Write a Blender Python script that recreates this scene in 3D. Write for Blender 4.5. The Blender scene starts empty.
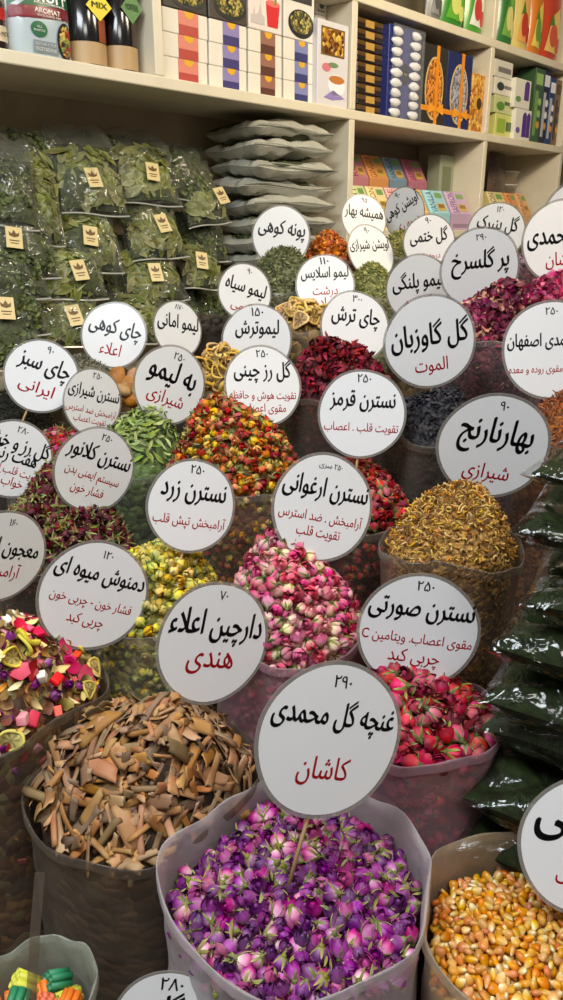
import bpy, math, random
import numpy as np
from mathutils import Matrix, Vector
from mathutils.bvhtree import BVHTree

RNG = np.random.default_rng(7)
random.seed(7)
scene = bpy.context.scene
COL = scene.collection

# ------------------------------------------------------------------ camera
PITCH = math.radians(19.5)
FPX = 762.0
CAM = np.array([0.0, 0.0, 1.62])
XC = np.array([1.0, 0.0, 0.0])
YC = np.array([0.0, math.sin(PITCH), math.cos(PITCH)])
FW = np.array([0.0, math.cos(PITCH), -math.sin(PITCH)])
cd = bpy.data.cameras.new('camera')
cam = bpy.data.objects.new('camera', cd)
COL.objects.link(cam)
cam.location = CAM
cam.rotation_euler = (math.pi / 2 - PITCH, 0, 0)
cd.sensor_fit = 'VERTICAL'
cd.sensor_height = 24.0
cd.lens = FPX / 1000.0 * 24.0
cd.clip_start = 0.02
cd.clip_end = 60
scene.camera = cam


def at(px, py, z):
    return CAM + XC * ((px - 281.5) / FPX * z) + YC * ((500 - py) / FPX * z) + FW * z


def project(p):
    q = np.asarray(p) - CAM
    z = q @ FW
    return 281.5 + FPX * (q @ XC) / z, 500 - FPX * (q @ YC) / z, z


# wall frame: u runs along the shelf wall, n is its normal into the room
AZ = math.radians(43.0)
DV = np.array([math.sin(AZ), math.cos(AZ), 0.0])
NV = np.array([math.cos(AZ), -math.sin(AZ), 0.0])
WALL_N = -1.95
WROT = math.pi / 2 - AZ


def wl(u, w, z):
    """w: distance in front of the shelf front plane"""
    p = DV * u + NV * (WALL_N + w)
    return np.array([p[0], p[1], z])


def pix_wall(px, py, w=0.0):
    d = XC * ((px - 281.5) / FPX) + YC * ((500 - py) / FPX) + FW
    t = (WALL_N + w) / (d @ NV)
    P = CAM + d * t
    return P @ DV, P[2]


# ------------------------------------------------------------------ materials
MATS = {}


def new_mat(name):
    m = bpy.data.materials.new(name)
    m.use_nodes = True
    nt = m.node_tree
    for n in list(nt.nodes):
        nt.nodes.remove(n)
    out = nt.nodes.new('ShaderNodeOutputMaterial')
    b = nt.nodes.new('ShaderNodeBsdfPrincipled')
    nt.links.new(b.outputs[0], out.inputs[0])
    return m, nt, b, out


def rgb(c):
    """sRGB 0-255 to linear"""
    return tuple(((x / 255) / 12.92 if x / 255 <= 0.04045 else ((x / 255 + 0.055) / 1.055) ** 2.4) for x in c) + (1.0,)


def plain(name, c, rough=0.5, spec=0.5, coat=0.0, metal=0.0, noise=0.0, nscale=30.0, bump=0.0):
    if name in MATS:
        return MATS[name]
    m, nt, b, out = new_mat(name)
    b.inputs['Base Color'].default_value = rgb(c)
    b.inputs['Roughness'].default_value = rough
    b.inputs['Specular IOR Level'].default_value = spec
    b.inputs['Coat Weight'].default_value = coat
    b.inputs['Coat Roughness'].default_value = 0.08
    b.inputs['Metallic'].default_value = metal
    if noise or bump:
        tc = nt.nodes.new('ShaderNodeTexCoord')
        nz = nt.nodes.new('ShaderNodeTexNoise')
        nz.inputs['Scale'].default_value = nscale
        nz.inputs['Detail'].default_value = 4
        nt.links.new(tc.outputs['Object'], nz.inputs['Vector'])
        if noise:
            hs = nt.nodes.new('ShaderNodeHueSaturation')
            hs.inputs['Color'].default_value = rgb(c)
            mr = nt.nodes.new('ShaderNodeMapRange')
            mr.inputs['From Min'].default_value = 0.3
            mr.inputs['From Max'].default_value = 0.7
            mr.inputs['To Min'].default_value = 1 - noise
            mr.inputs['To Max'].default_value = 1 + noise
            nt.links.new(nz.outputs['Fac'], mr.inputs['Value'])
            nt.links.new(mr.outputs[0], hs.inputs['Value'])
            nt.links.new(hs.outputs[0], b.inputs['Base Color'])
        if bump:
            bp = nt.nodes.new('ShaderNodeBump')
            bp.inputs['Strength'].default_value = bump
            bp.inputs['Distance'].default_value = 0.004
            nt.links.new(nz.outputs['Fac'], bp.inputs['Height'])
            nt.links.new(bp.outputs[0], b.inputs['Normal'])
    MATS[name] = m
    return m


def piece_mat(name, ramp, rough=0.6, hue=0.02, val=0.25, sat=0.15, nscale=250.0, namp=0.18, spec=0.35, by='h'):
    """dried-plant material. ramp over attribute h (0 base .. 1 tip) or over the piece's random number;
    hue/value jitter from attribute rnd plus the object's own random number"""
    if name in MATS:
        return MATS[name]
    m, nt, b, out = new_mat(name)
    N = nt.nodes.new
    L = nt.links.new
    ah = N('ShaderNodeAttribute'); ah.attribute_name = 'h'
    ar = N('ShaderNodeAttribute'); ar.attribute_name = 'rnd'
    oi = N('ShaderNodeObjectInfo')
    ad = N('ShaderNodeMath'); ad.operation = 'ADD'
    L(ar.outputs['Fac'], ad.inputs[0]); L(oi.outputs['Random'], ad.inputs[1])
    fr = N('ShaderNodeMath'); fr.operation = 'FRACT'
    L(ad.outputs[0], fr.inputs[0])
    cr = N('ShaderNodeValToRGB')
    el = cr.color_ramp.elements
    while len(el) > 1:
        el.remove(el[-1])
    el[0].position = ramp[0][0]; el[0].color = rgb(ramp[0][1])
    for p, c in ramp[1:]:
        e = el.new(p); e.color = rgb(c)
    if by == 'h':
        L(ah.outputs['Fac'], cr.inputs[0])
    else:
        cr.color_ramp.interpolation = 'LINEAR'
        L(fr.outputs[0], cr.inputs[0])
    wn = N('ShaderNodeTexWhiteNoise'); wn.noise_dimensions = '1D'
    L(fr.outputs[0], wn.inputs['W'])
    sp = N('ShaderNodeSeparateColor'); L(wn.outputs['Color'], sp.inputs[0])
    tc = N('ShaderNodeTexCoord')
    nz = N('ShaderNodeTexNoise'); nz.inputs['Scale'].default_value = nscale; nz.inputs['Detail'].default_value = 3
    L(tc.outputs['Object'], nz.inputs['Vector'])
    def rng(sock, a, c):
        mr = N('ShaderNodeMapRange'); mr.inputs['To Min'].default_value = a; mr.inputs['To Max'].default_value = c
        L(sock, mr.inputs['Value']); return mr.outputs[0]
    hs = N('ShaderNodeHueSaturation')
    L(rng(sp.outputs[0], 0.5 - hue, 0.5 + hue), hs.inputs['Hue'])
    L(rng(sp.outputs[1], 1 - sat, 1 + sat), hs.inputs['Saturation'])
    v1 = rng(sp.outputs[2], 1 - val, 1 + val)
    v2 = rng(nz.outputs['Fac'], 1 - namp, 1 + namp)
    mu = N('ShaderNodeMath'); mu.operation = 'MULTIPLY'
    L(v1, mu.inputs[0]); L(v2, mu.inputs[1]); L(mu.outputs[0], hs.inputs['Value'])
    L(cr.outputs[0], hs.inputs['Color'])
    L(hs.outputs[0], b.inputs['Base Color'])
    b.inputs['Roughness'].default_value = rough
    b.inputs['Specular IOR Level'].default_value = spec
    MATS[name] = m
    return m


def speckle_mat(name, cols, scale=90.0, rough=0.8, zs=1.0):
    """many-coloured voronoi speckle: the packed content of a sack seen from the side"""
    if name in MATS:
        return MATS[name]
    m, nt, b, out = new_mat(name)
    N = nt.nodes.new; L = nt.links.new
    tc = N('ShaderNodeTexCoord')
    vo = N('ShaderNodeTexVoronoi'); vo.inputs['Scale'].default_value = scale
    mp = N('ShaderNodeMapping'); mp.inputs['Scale'].default_value = (1, 1, zs)
    nd = N('ShaderNodeTexNoise'); nd.inputs['Scale'].default_value = scale * 0.7; nd.inputs['Detail'].default_value = 2
    L(tc.outputs['Object'], nd.inputs['Vector'])
    mxv = N('ShaderNodeMix'); mxv.data_type = 'VECTOR'; mxv.inputs[0].default_value = 0.012
    L(tc.outputs['Object'], mxv.inputs[4]); L(nd.outputs['Color'], mxv.inputs[5])
    L(mxv.outputs[1], mp.inputs[0])
    L(mp.outputs[0], vo.inputs['Vector'])
    sp = N('ShaderNodeSeparateColor'); L(vo.outputs['Color'], sp.inputs[0])
    cr = N('ShaderNodeValToRGB'); cr.color_ramp.interpolation = 'CONSTANT'
    el = cr.color_ramp.elements
    while len(el) > 1:
        el.remove(el[-1])
    el[0].position = 0; el[0].color = rgb(cols[0])
    for i, c in enumerate(cols[1:]):
        e = el.new((i + 1) / len(cols)); e.color = rgb(c)
    L(sp.outputs[0], cr.inputs[0])
    L(cr.outputs[0], b.inputs['Base Color'])
    bp = N('ShaderNodeBump'); bp.inputs['Distance'].default_value = 0.006; bp.inputs['Strength'].default_value = 0.9
    bp.invert = True
    L(vo.outputs['Distance'], bp.inputs['Height']); L(bp.outputs[0], b.inputs['Normal'])
    b.inputs['Roughness'].default_value = rough
    MATS[name] = m
    return m


def film_mat(name, c, fac=0.3, edge=0.35, rough=0.3, tint=(255, 255, 255), bump=0.4, bscale=25.0, spec=0.5, stretch=1.0, gloss=0.6):
    """translucent plastic film: part clear, part milky, more opaque at grazing angles"""
    if name in MATS:
        return MATS[name]
    m, nt, b, out = new_mat(name)
    N = nt.nodes.new; L = nt.links.new
    b.inputs['Base Color'].default_value = rgb(c)
    b.inputs['Roughness'].default_value = rough
    b.inputs['Specular IOR Level'].default_value = spec
    tr = N('ShaderNodeBsdfTransparent'); tr.inputs[0].default_value = rgb(tint)
    lw = N('ShaderNodeLayerWeight'); lw.inputs[0].default_value = 0.35
    mr = N('ShaderNodeMapRange'); mr.inputs['To Min'].default_value = fac; mr.inputs['To Max'].default_value = min(1.0, fac + edge)
    L(lw.outputs['Facing'], mr.inputs['Value'])
    mx = N('ShaderNodeMixShader')
    L(mr.outputs[0], mx.inputs[0]); L(tr.outputs[0], mx.inputs[1]); L(b.outputs[0], mx.inputs[2])
    gl = N('ShaderNodeBsdfGlossy'); gl.inputs['Roughness'].default_value = rough; gl.inputs[0].default_value = (0.9, 0.9, 0.9, 1)
    fn = N('ShaderNodeFresnel'); fn.inputs[0].default_value = 1.45
    ge = N('ShaderNodeNewGeometry'); bk = N('ShaderNodeMapRange')
    bk.inputs['To Min'].default_value = 1.45; bk.inputs['To Max'].default_value = 1 / 1.45   # a film reflects alike from both sides
    L(ge.outputs['Backfacing'], bk.inputs['Value']); L(bk.outputs[0], fn.inputs[0])
    mf = N('ShaderNodeMath'); mf.operation = 'MULTIPLY'; mf.inputs[1].default_value = gloss
    mx2 = N('ShaderNodeMixShader')
    L(fn.outputs[0], mf.inputs[0]); L(mf.outputs[0], mx2.inputs[0]); L(mx.outputs[0], mx2.inputs[1]); L(gl.outputs[0], mx2.inputs[2])
    L(mx2.outputs[0], out.inputs[0])
    if bump:
        tc = N('ShaderNodeTexCoord')
        mp = N('ShaderNodeMapping'); mp.inputs['Scale'].default_value = (1, 1, stretch)
        L(tc.outputs['Object'], mp.inputs[0])
        nz = N('ShaderNodeTexNoise'); nz.inputs['Scale'].default_value = bscale; nz.inputs['Detail'].default_value = 3
        nz.inputs['Distortion'].default_value = 0.6
        L(mp.outputs[0], nz.inputs['Vector'])
        bp = N('ShaderNodeBump'); bp.inputs['Strength'].default_value = bump; bp.inputs['Distance'].default_value = 0.01
        L(nz.outputs['Fac'], bp.inputs['Height']); L(bp.outputs[0], b.inputs['Normal']); L(bp.outputs[0], gl.inputs['Normal']); L(bp.outputs[0], fn.inputs['Normal'])
    MATS[name] = m
    return m


# ------------------------------------------------------------------ mesh building
class MB:
    """collects geometry, builds ONE mesh object"""
    def __init__(s):
        s.v, s.f, s.m, s.h, s.r, s.n = [], [], [], [], [], 0

    def add(s, v, f, m=0, h=None, rnd=0.0):
        v = np.asarray(v, float).reshape(-1, 3)
        s.v.append(v)
        s.h.append(np.zeros(len(v)) if h is None else np.asarray(h, float))
        s.r.append(np.full(len(v), float(rnd)))
        n = s.n
        s.f.extend([tuple(i + n for i in q) for q in f])
        if np.isscalar(m):
            s.m.extend([m] * len(f))
        else:
            s.m.extend(list(m))
        s.n += len(v)
        return s

    def box(s, x0, x1, y0, y1, z0, z1, m=0, bev=0.0):
        if bev <= 0:
            v = [(x, y, z) for z in (z0, z1) for y in (y0, y1) for x in (x0, x1)]
            f = [(0, 2, 3, 1), (4, 5, 7, 6), (0, 1, 5, 4), (2, 6, 7, 3), (0, 4, 6, 2), (1, 3, 7, 5)]
            return s.add(v, f, m)
        b = min(bev, (x1 - x0) / 2.01, (y1 - y0) / 2.01, (z1 - z0) / 2.01)
        # chamfered box: ring profile stacked in z
        def ring(i, z):
            return [(x0 + b + (i), y0 + i, z), (x1 - b - i, y0 + i, z), (x1 - i, y0 + b + i, z), (x1 - i, y1 - b - i, z),
                    (x1 - b - i, y1 - i, z), (x0 + b + i, y1 - i, z), (x0 + i, y1 - b - i, z), (x0 + i, y0 + b + i, z)]
        rs = [ring(b * 0.7, z0), ring(0, z0 + b), ring(0, z1 - b), ring(b * 0.7, z1)]
        v = [p for r in rs for p in r]
        f = [tuple(reversed(range(8))), tuple(24 + i for i in range(8))]
        for k in range(3):
            for i in range(8):
                j = (i + 1) % 8
                f.append((k * 8 + i, k * 8 + j, k * 8 + 8 + j, k * 8 + 8 + i))
        return s.add(v, f, m)

    def tube(s, pts, r, n=8, m=0, cap=True):
        pts = [np.asarray(p, float) for p in pts]
        rr = r if hasattr(r, '__len__') else [r] * len(pts)
        v, f = [], []
        for i, p in enumerate(pts):
            t = pts[min(i + 1, len(pts) - 1)] - pts[max(i - 1, 0)]
            t = t / (np.linalg.norm(t) + 1e-12)
            a = np.cross(t, (0.31, 0.17, 0.94) if abs(t[2]) < 0.9 else (1, 0, 0))
            a /= np.linalg.norm(a); b = np.cross(t, a)
            for k in range(n):
                th = 2 * math.pi * k / n
                v.append(p + rr[i] * (math.cos(th) * a + math.sin(th) * b))
        for i in range(len(pts) - 1):
            for k in range(n):
                j = (k + 1) % n
                f.append((i * n + k, i * n + j, i * n + n + j, i * n + n + k))
        if cap:
            f.append(tuple(reversed(range(n)))); f.append(tuple((len(pts) - 1) * n + k for k in range(n)))
        return s.add(v, f, m)

    def lathe(s, prof, n=24, m=0, c=(0, 0, 0)):
        v, f = [], []
        for r, z in prof:
            for k in range(n):
                th = 2 * math.pi * k / n
                v.append((c[0] + r * math.cos(th), c[1] + r * math.sin(th), c[2] + z))
        for i in range(len(prof) - 1):
            for k in range(n):
                j = (k + 1) % n
                f.append((i * n + k, i * n + j, i * n + n + j, i * n + n + k))
        f.append(tuple(reversed(range(n)))); f.append(tuple((len(prof) - 1) * n + k for k in range(n)))
        return s.add(v, f, m)

    def prism(s, poly, y0, y1, m=0):
        """polygon in x,z extruded along y (y0 is the front)"""
        n = len(poly)
        v = [(x, y0, z) for x, z in poly] + [(x, y1, z) for x, z in poly]
        f = [tuple(range(n)), tuple(reversed(range(n, 2 * n)))] + [(i, i + n, (i + 1) % n + n, (i + 1) % n) for i in range(n)]
        return s.add(v, f, m)

    def grid(s, P, m=0, h=None, closed=False, rnd=0.0):
        """P: (a,b,3)"""
        a, b = P.shape[:2]
        f = []
        for i in range(a - 1):
            for j in range(b if closed else b - 1):
                k = (j + 1) % b
                f.append((i * b + j, i * b + k, (i + 1) * b + k, (i + 1) * b + j))
        return s.add(P.reshape(-1, 3), f, m, None if h is None else np.asarray(h).reshape(-1), rnd)

    def tmpl(s):
        v = np.concatenate(s.v)
        loops = np.array([i for q in s.f for i in q], np.int32)
        tot = np.array([len(q) for q in s.f], np.int32)
        return dict(v=v, l=loops, t=tot, m=np.array(s.m, np.int32), h=np.concatenate(s.h))

    def build(s, name, mats, parent=None, smooth=True):
        t = s.tmpl()
        me = raw_mesh(name, t['v'], t['l'], t['t'], t['m'], t['h'], np.concatenate(s.r), mats, smooth)
        return link(name, me, parent)


def raw_mesh(name, v, l, t, m, h, r, mats, smooth=True):
    me = bpy.data.meshes.new(name)
    me.vertices.add(len(v)); me.vertices.foreach_set('co', np.asarray(v, np.float32).ravel())
    me.loops.add(len(l)); me.loops.foreach_set('vertex_index', np.asarray(l, np.int32))
    me.polygons.add(len(t))
    st = np.concatenate([[0], np.cumsum(t)[:-1]]).astype(np.int32)
    me.polygons.foreach_set('loop_start', st)
    me.polygons.foreach_set('loop_total', np.asarray(t, np.int32))
    me.polygons.foreach_set('material_index', np.asarray(m, np.int32))
    me.polygons.foreach_set('use_smooth', np.full(len(t), bool(smooth)))
    for nm, a in (('h', h), ('rnd', r)):
        at_ = me.attributes.new(nm, 'FLOAT', 'POINT')
        at_.data.foreach_set('value', np.asarray(a, np.float32))
    for x in (mats if isinstance(mats, (list, tuple)) else [mats]):
        me.materials.append(x)
    me.update(calc_edges=True)
    me.validate()
    return me


def link(name, data, parent=None, M=None):
    o = bpy.data.objects.new(name, data)
    COL.objects.link(o)
    if parent is not None:
        o.parent = parent
    if M is not None:
        o.matrix_world = Matrix(M.tolist()) if isinstance(M, np.ndarray) else M
    return o


def mesh_from(name, T, mats, smooth=True):
    return raw_mesh(name, T['v'], T['l'], T['t'], T['m'], T['h'], np.zeros(len(T['v'])), mats, smooth)


def tag(o, label, cat, group=None, kind=None):
    o['label'] = label
    o['category'] = cat
    if group:
        o['group'] = group
    if kind:
        o['kind'] = kind
    return o


def thing(name, label, cat, loc=(0, 0, 0), rz=0.0, group=None):
    o = bpy.data.objects.new(name, None)
    COL.objects.link(o)
    o.empty_display_size = 0.02
    o.location = tuple(float(x) for x in loc)
    o.rotation_euler = (0, 0, rz)
    return tag(o, label, cat, group)


def struct(o):
    o['kind'] = 'structure'
    return o


def m4(R, p):
    M = np.eye(4); M[:3, :3] = R; M[:3, 3] = p
    return M


def rand_rot(axis_dir, spin=None):
    """rotation taking +Z to axis_dir with a random spin"""
    z = np.asarray(axis_dir, float); z = z / np.linalg.norm(z)
    a = np.cross(z, (0.3, 0.5, 0.8)); a /= np.linalg.norm(a)
    b = np.cross(z, a)
    s = RNG.uniform(0, 2 * math.pi) if spin is None else spin
    x = math.cos(s) * a + math.sin(s) * b
    y = np.cross(z, x)
    return np.stack([x, y, z], axis=1)


def rdir():
    v = RNG.normal(size=3)
    return v / np.linalg.norm(v)


def joined(name, items, mats, extra=None, clamp=None):
    """items: list of (template, R*scale 3x3, pos, rnd) joined into ONE mesh; extra: an MB added first"""
    V, Lp, T, Mi, H, Rn, n = [], [], [], [], [], [], 0
    if extra is not None and extra.n:
        t = extra.tmpl()
        V.append(t['v']); Lp.append(t['l']); T.append(t['t']); Mi.append(t['m']); H.append(t['h']); Rn.append(np.concatenate(extra.r)); n += len(t['v'])
    for t, R, p, r in items:
        V.append(t['v'] @ R.T + p if clamp is None else clamp(t['v'] @ R.T + p)); Lp.append(t['l'] + n); T.append(t['t']); Mi.append(t['m']); H.append(t['h'])
        Rn.append(np.full(len(t['v']), r)); n += len(t['v'])
    c = np.concatenate
    me = raw_mesh(name, c(V), c(Lp), c(T), c(Mi), c(H), c(Rn), mats)
    return link(name, me)


def shift_mats(T, k):
    T = dict(T); T['m'] = T['m'] + k
    return T
# ------------------------------------------------------------------ plant piece templates (unit size about 1)
def rose_petals(open_=0.0, layers=((0.55, 3), (0.85, 4), (1.0, 5)), seed=0, nt=5, ns=5):
    g = np.random.default_rng(seed)
    mb = MB()
    # closed heart
    prof = [(0.05, -1.0), (0.5, -0.75), (0.7, -0.2), (0.62, 0.4), (0.3, 0.85 - 0.3 * open_), (0.02, 1.0 - 0.35 * open_)]
    v, f = [], []
    n = 8
    for r, z in prof:
        for k in range(n):
            th = 2 * math.pi * k / n
            rr = r * 0.75 * (1 + 0.18 * math.cos(2 * th + 3 * z))
            v.append((rr * math.cos(th), rr * math.sin(th), z))
    for i in range(len(prof) - 1):
        for k in range(n):
            j = (k + 1) % n
            f.append((i * n + k, i * n + j, i * n + n + j, i * n + n + k))
    mb.add(v, f, 0, [(z + 1) / 2 * 0.8 for r, z in prof for _ in range(n)])
    for li, (rl, cnt) in enumerate(layers):
        off = g.uniform(0, 6.28)
        for c in range(cnt):
            th0 = off + 2 * math.pi * c / cnt + g.uniform(-0.12, 0.12)
            w = math.pi / cnt * g.uniform(1.25, 1.5)
            top = g.uniform(0.88, 1.08)
            fl = open_ * (0.35 + 0.4 * li) * g.uniform(0.5, 1.3)
            P = np.zeros((nt, ns, 3)); H = np.zeros((nt, ns))
            for i in range(nt):
                t = i / (nt - 1)
                for j in range(ns):
                    s = -1 + 2 * j / (ns - 1)
                    rad = rl * (math.sin(math.pi * (0.06 + 0.74 * t)) ** 0.75)
                    rad = rad * (1 + 0.10 * s) + fl * t ** 2.2 * 0.7 + 0.05 * li * t
                    th = th0 + s * w * (1 - 0.45 * t ** 3)
                    z = -1 + 2.05 * top * t - 0.3 * s * s * t * t - fl * 0.35 * t ** 3
                    P[i, j] = (rad * math.cos(th), rad * math.sin(th), z); H[i, j] = min(1, t * (0.92 + 0.08 * abs(s)))
            mb.grid(P, 0, H)
    return mb


def rose_calyx(seed=0, m=0, stem=0.5, spread=0.35):
    g = np.random.default_rng(seed + 100)
    mb = MB()
    n = 7
    prof = [(0.09, -1.35 - stem), (0.11, -1.3), (0.36, -1.18), (0.42, -0.95), (0.3, -0.8)]
    mb.lathe(prof, n, m)
    for c in range(5):
        th0 = 2 * math.pi * c / 5 + g.uniform(-0.2, 0.2)
        ln = g.uniform(1.1, 1.7)
        out = g.uniform(0.0, spread) * 1.6
        P = np.zeros((5, 3, 3))
        for i in range(5):
            t = i / 4
            wd = 0.30 * (1 - t) ** 0.8 + 0.02
            rad = 0.36 + 0.75 * math.sin(min(1, t * 1.2) * 1.6) * (0.95) + out * t * t
            z = -1.0 + ln * t - out * 0.4 * t * t
            for j in range(3):
                s = j - 1
                th = th0 + s * wd / max(rad, 0.35) + 0.15 * t
                P[i, j] = ((rad - 0.05 * abs(s)) * math.cos(th), (rad - 0.05 * abs(s)) * math.sin(th), z)
        mb.grid(P, m, np.linspace(0, 1, 5)[:, None] * np.ones((1, 3)))
    return mb


def merged(a, b):
    c = MB()
    for x in (a, b):
        for v, h in zip(x.v, x.h):
            pass
    t1, t2 = a.tmpl(), b.tmpl()
    n = len(t1['v'])
    return dict(v=np.concatenate([t1['v'], t2['v']]), l=np.concatenate([t1['l'], t2['l'] + n]), t=np.concatenate([t1['t'], t2['t']]),
                m=np.concatenate([t1['m'], t2['m']]), h=np.concatenate([t1['h'], t2['h']]))


def blob(seed=0, nz=6, n=8, sx=1.0, sy=1.0, sz=1.0, amp=0.15, pw=1.0):
    g = np.random.default_rng(seed)
    ph = g.uniform(0, 6.28, 6)
    v, f, h = [], [], []
    for i in range(nz + 1):
        a = math.pi * i / nz
        for k in range(n):
            th = 2 * math.pi * k / n
            r = 1 + amp * (math.sin(2 * th + ph[0] + 2 * a) * math.sin(a) + 0.6 * math.sin(3 * th + ph[1]) * math.sin(2 * a + ph[2]))
            s = math.sin(a) ** pw if 0 < i < nz else 0.02
            v.append((sx * r * s * math.cos(th), sy * r * s * math.sin(th), -sz * r * math.cos(a))); h.append(i / nz)
    for i in range(nz):
        for k in range(n):
            j = (k + 1) % n
            f.append((i * n + k, i * n + j, i * n + n + j, i * n + n + k))
    f.append(tuple(reversed(range(n)))); f.append(tuple(nz * n + k for k in range(n)))
    return MB().add(v, f, 0, h)


def kernel(seed=0):
    g = np.random.default_rng(seed)
    prof = [(-1.0, 0.12), (-0.8, 0.38), (-0.35, 0.68), (0.15, 0.88), (0.6, 0.86), (0.88, 0.58), (0.93, 0.15)]
    n = 8
    v, f, h = [], [], []
    wy = g.uniform(0.5, 0.66)
    for i, (z, r) in enumerate(prof):
        for k in range(n):
            th = 2 * math.pi * k / n
            cx, cy = math.cos(th), math.sin(th)
            q = (abs(cx) ** 3 + abs(cy) ** 3) ** (-1 / 3)
            v.append((r * cx * q * 0.95, r * cy * q * wy * (1.05 - 0.1 * z), z + 0.04 * g.uniform(-1, 1)))
            h.append((z + 1) / 1.93)
    for i in range(len(prof) - 1):
        for k in range(n):
            j = (k + 1) % n
            f.append((i * n + k, i * n + j, i * n + n + j, i * n + n + k))
    f.append(tuple(reversed(range(n)))); f.append(tuple((len(prof) - 1) * n + k for k in range(n)))
    return MB().add(v, f, 0, h)


def bark(seed=0, width=0.22, curl=1.4, thick=0.035):
    """curled strip of bark along X, outer face material 0, inner face and edges material 1"""
    g = np.random.default_rng(seed)
    nx, na = 7, 5
    v, f, m, h = [], [], [], []
    ph = g.uniform(0, 6.28, 4)
    w0, w1 = g.uniform(0.7, 1.1), g.uniform(0.55, 1.05)
    bow = g.uniform(-0.08, 0.08)
    for side in (0, 1):
        for i in range(nx):
            t = i / (nx - 1)
            x = -1 + 2 * t
            cu = curl * (1 + 0.25 * math.sin(2.5 * t + ph[0]))
            wd = width * (w0 + (w1 - w0) * t) * (1 + 0.12 * math.sin(5 * t + ph[1]))
            R = 2 * wd / max(cu, 0.15)
            for j in range(na):
                s = -1 + 2 * j / (na - 1)
                a = s * cu / 2
                rr = R + (thick if side == 0 else 0)
                jag = 0.10 * g.uniform(-1, 1) if i in (0, nx - 1) else 0
                v.append((x + jag + (0.12 * s if i in (0, nx - 1) else 0) * math.sin(ph[2]), rr * math.sin(a), rr * math.cos(a) - R + bow * (x * x - 1) * 3))
                h.append(t)
    A = nx * na
    for i in range(nx - 1):
        for j in range(na - 1):
            a = i * na + j
            f.append((a, a + na, a + na + 1, a + 1)); m.append(0)
            b = a + A
            f.append((b, b + 1, b + na + 1, b + na)); m.append(1)
    for i in range(nx - 1):
        for j in (0, na - 1):
            a = i * na + j
            q = (a, a + A, a + na + A, a + na)
            f.append(q if j == 0 else q[::-1]); m.append(1)
    for i in (0, nx - 1):
        for j in range(na - 1):
            a = i * na + j
            q = (a, a + 1, a + 1 + A, a + A)
            f.append(q if i == 0 else q[::-1]); m.append(1)
    return MB().add(v, f, m, h)


def blade(seed=0, length=1.0, width=0.28, curl=0.5, fold=0.3, nl=7, ns=3, wave=0.06):
    g = np.random.default_rng(seed)
    P = np.zeros((nl, ns, 3)); H = np.zeros((nl, ns))
    ph = g.uniform(0, 6.28)
    tw = g.uniform(-0.8, 0.8)
    for i in range(nl):
        t = i / (nl - 1)
        w = width * math.sin(math.pi * (0.04 + 0.92 * t) ** 0.85) + 0.01
        a = curl * (t - 0.5) * 2
        cx = length * (math.sin(a) / max(abs(curl), 0.05)) if abs(curl) > 0.05 else length * (2 * t - 1)
        cz = length * (1 - math.cos(a)) / max(abs(curl), 0.05) * (1 if curl > 0 else -1)
        for j in range(ns):
            s = -1 + 2 * j / (ns - 1)
            y = s * w; z = fold * abs(s) * w + wave * math.sin(6 * t + ph) * s
            q = tw * (t - 0.5)
            P[i, j] = (cx, y * math.cos(q) - z * math.sin(q), cz + y * math.sin(q) + z * math.cos(q)); H[i, j] = abs(s) * 0.5 + 0.5 * t
    return MB().grid(P, 0, H)


def flake(seed=0, curl=0.8):
    g = np.random.default_rng(seed)
    P = np.zeros((4, 4, 3)); H = np.zeros((4, 4))
    ph = g.uniform(0, 6.28, 3)
    for i in range(4):
        for j in range(4):
            x, y = -1 + 2 * i / 3, -1 + 2 * j / 3
            d = max(1.0, math.hypot(x, y) / 1.05)
            x, y = x / d, y / d * 0.8
            P[i, j] = (x + 0.12 * g.uniform(-1, 1), y + 0.12 * g.uniform(-1, 1), curl * 0.5 * (x * x) + 0.35 * math.sin(2.5 * y + ph[0]) * curl + 0.08 * g.uniform(-1, 1)); H[i, j] = (x + 1) / 2
    return MB().grid(P, 0, H)


def shred(seed=0, r=0.09, arc=2.0, n=5, k=4):
    g = np.random.default_rng(seed)
    pts, rr = [], []
    tilt = g.uniform(-0.5, 0.5)
    for i in range(n):
        t = i / (n - 1)
        a = arc * (t - 0.5)
        R = 1.0 / max(arc / 2, 0.2)
        pts.append((R * math.sin(a), tilt * t * 0.5, R * (1 - math.cos(a)) + 0.05 * g.uniform(-1, 1)))
        rr.append(r * (0.5 + math.sin(math.pi * (0.15 + 0.7 * t))))
    return MB().tube(pts, rr, k)


def hibiscus(seed=0):
    g = np.random.default_rng(seed)
    mb = MB()
    mb.lathe([(0.1, -0.6), (0.42, -0.45), (0.5, -0.1), (0.3, 0.15)], 8)
    for c in range(6):
        th0 = 2 * math.pi * c / 6 + g.uniform(-0.25, 0.25)
        ln = g.uniform(0.8, 1.2); bend = g.uniform(-0.3, 0.9)
        P = np.zeros((5, 3, 3))
        for i in range(5):
            t = i / 4
            rad = 0.42 + 0.35 * math.sin(t * 2.2) + bend * t * t * 0.7
            z = -0.3 + ln * t * (1.2 - 0.3 * bend * t)
            wd = 0.36 * (1 - t) ** 0.6 + 0.02
            for j in range(3):
                s = j - 1
                th = th0 + s * wd / max(rad, 0.3)
                P[i, j] = ((rad + 0.08 * abs(s)) * math.cos(th), (rad + 0.08 * abs(s)) * math.sin(th), z)
        mb.grid(P, 0, np.linspace(0.2, 1, 5)[:, None] * np.ones((1, 3)))
    return mb


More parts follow.
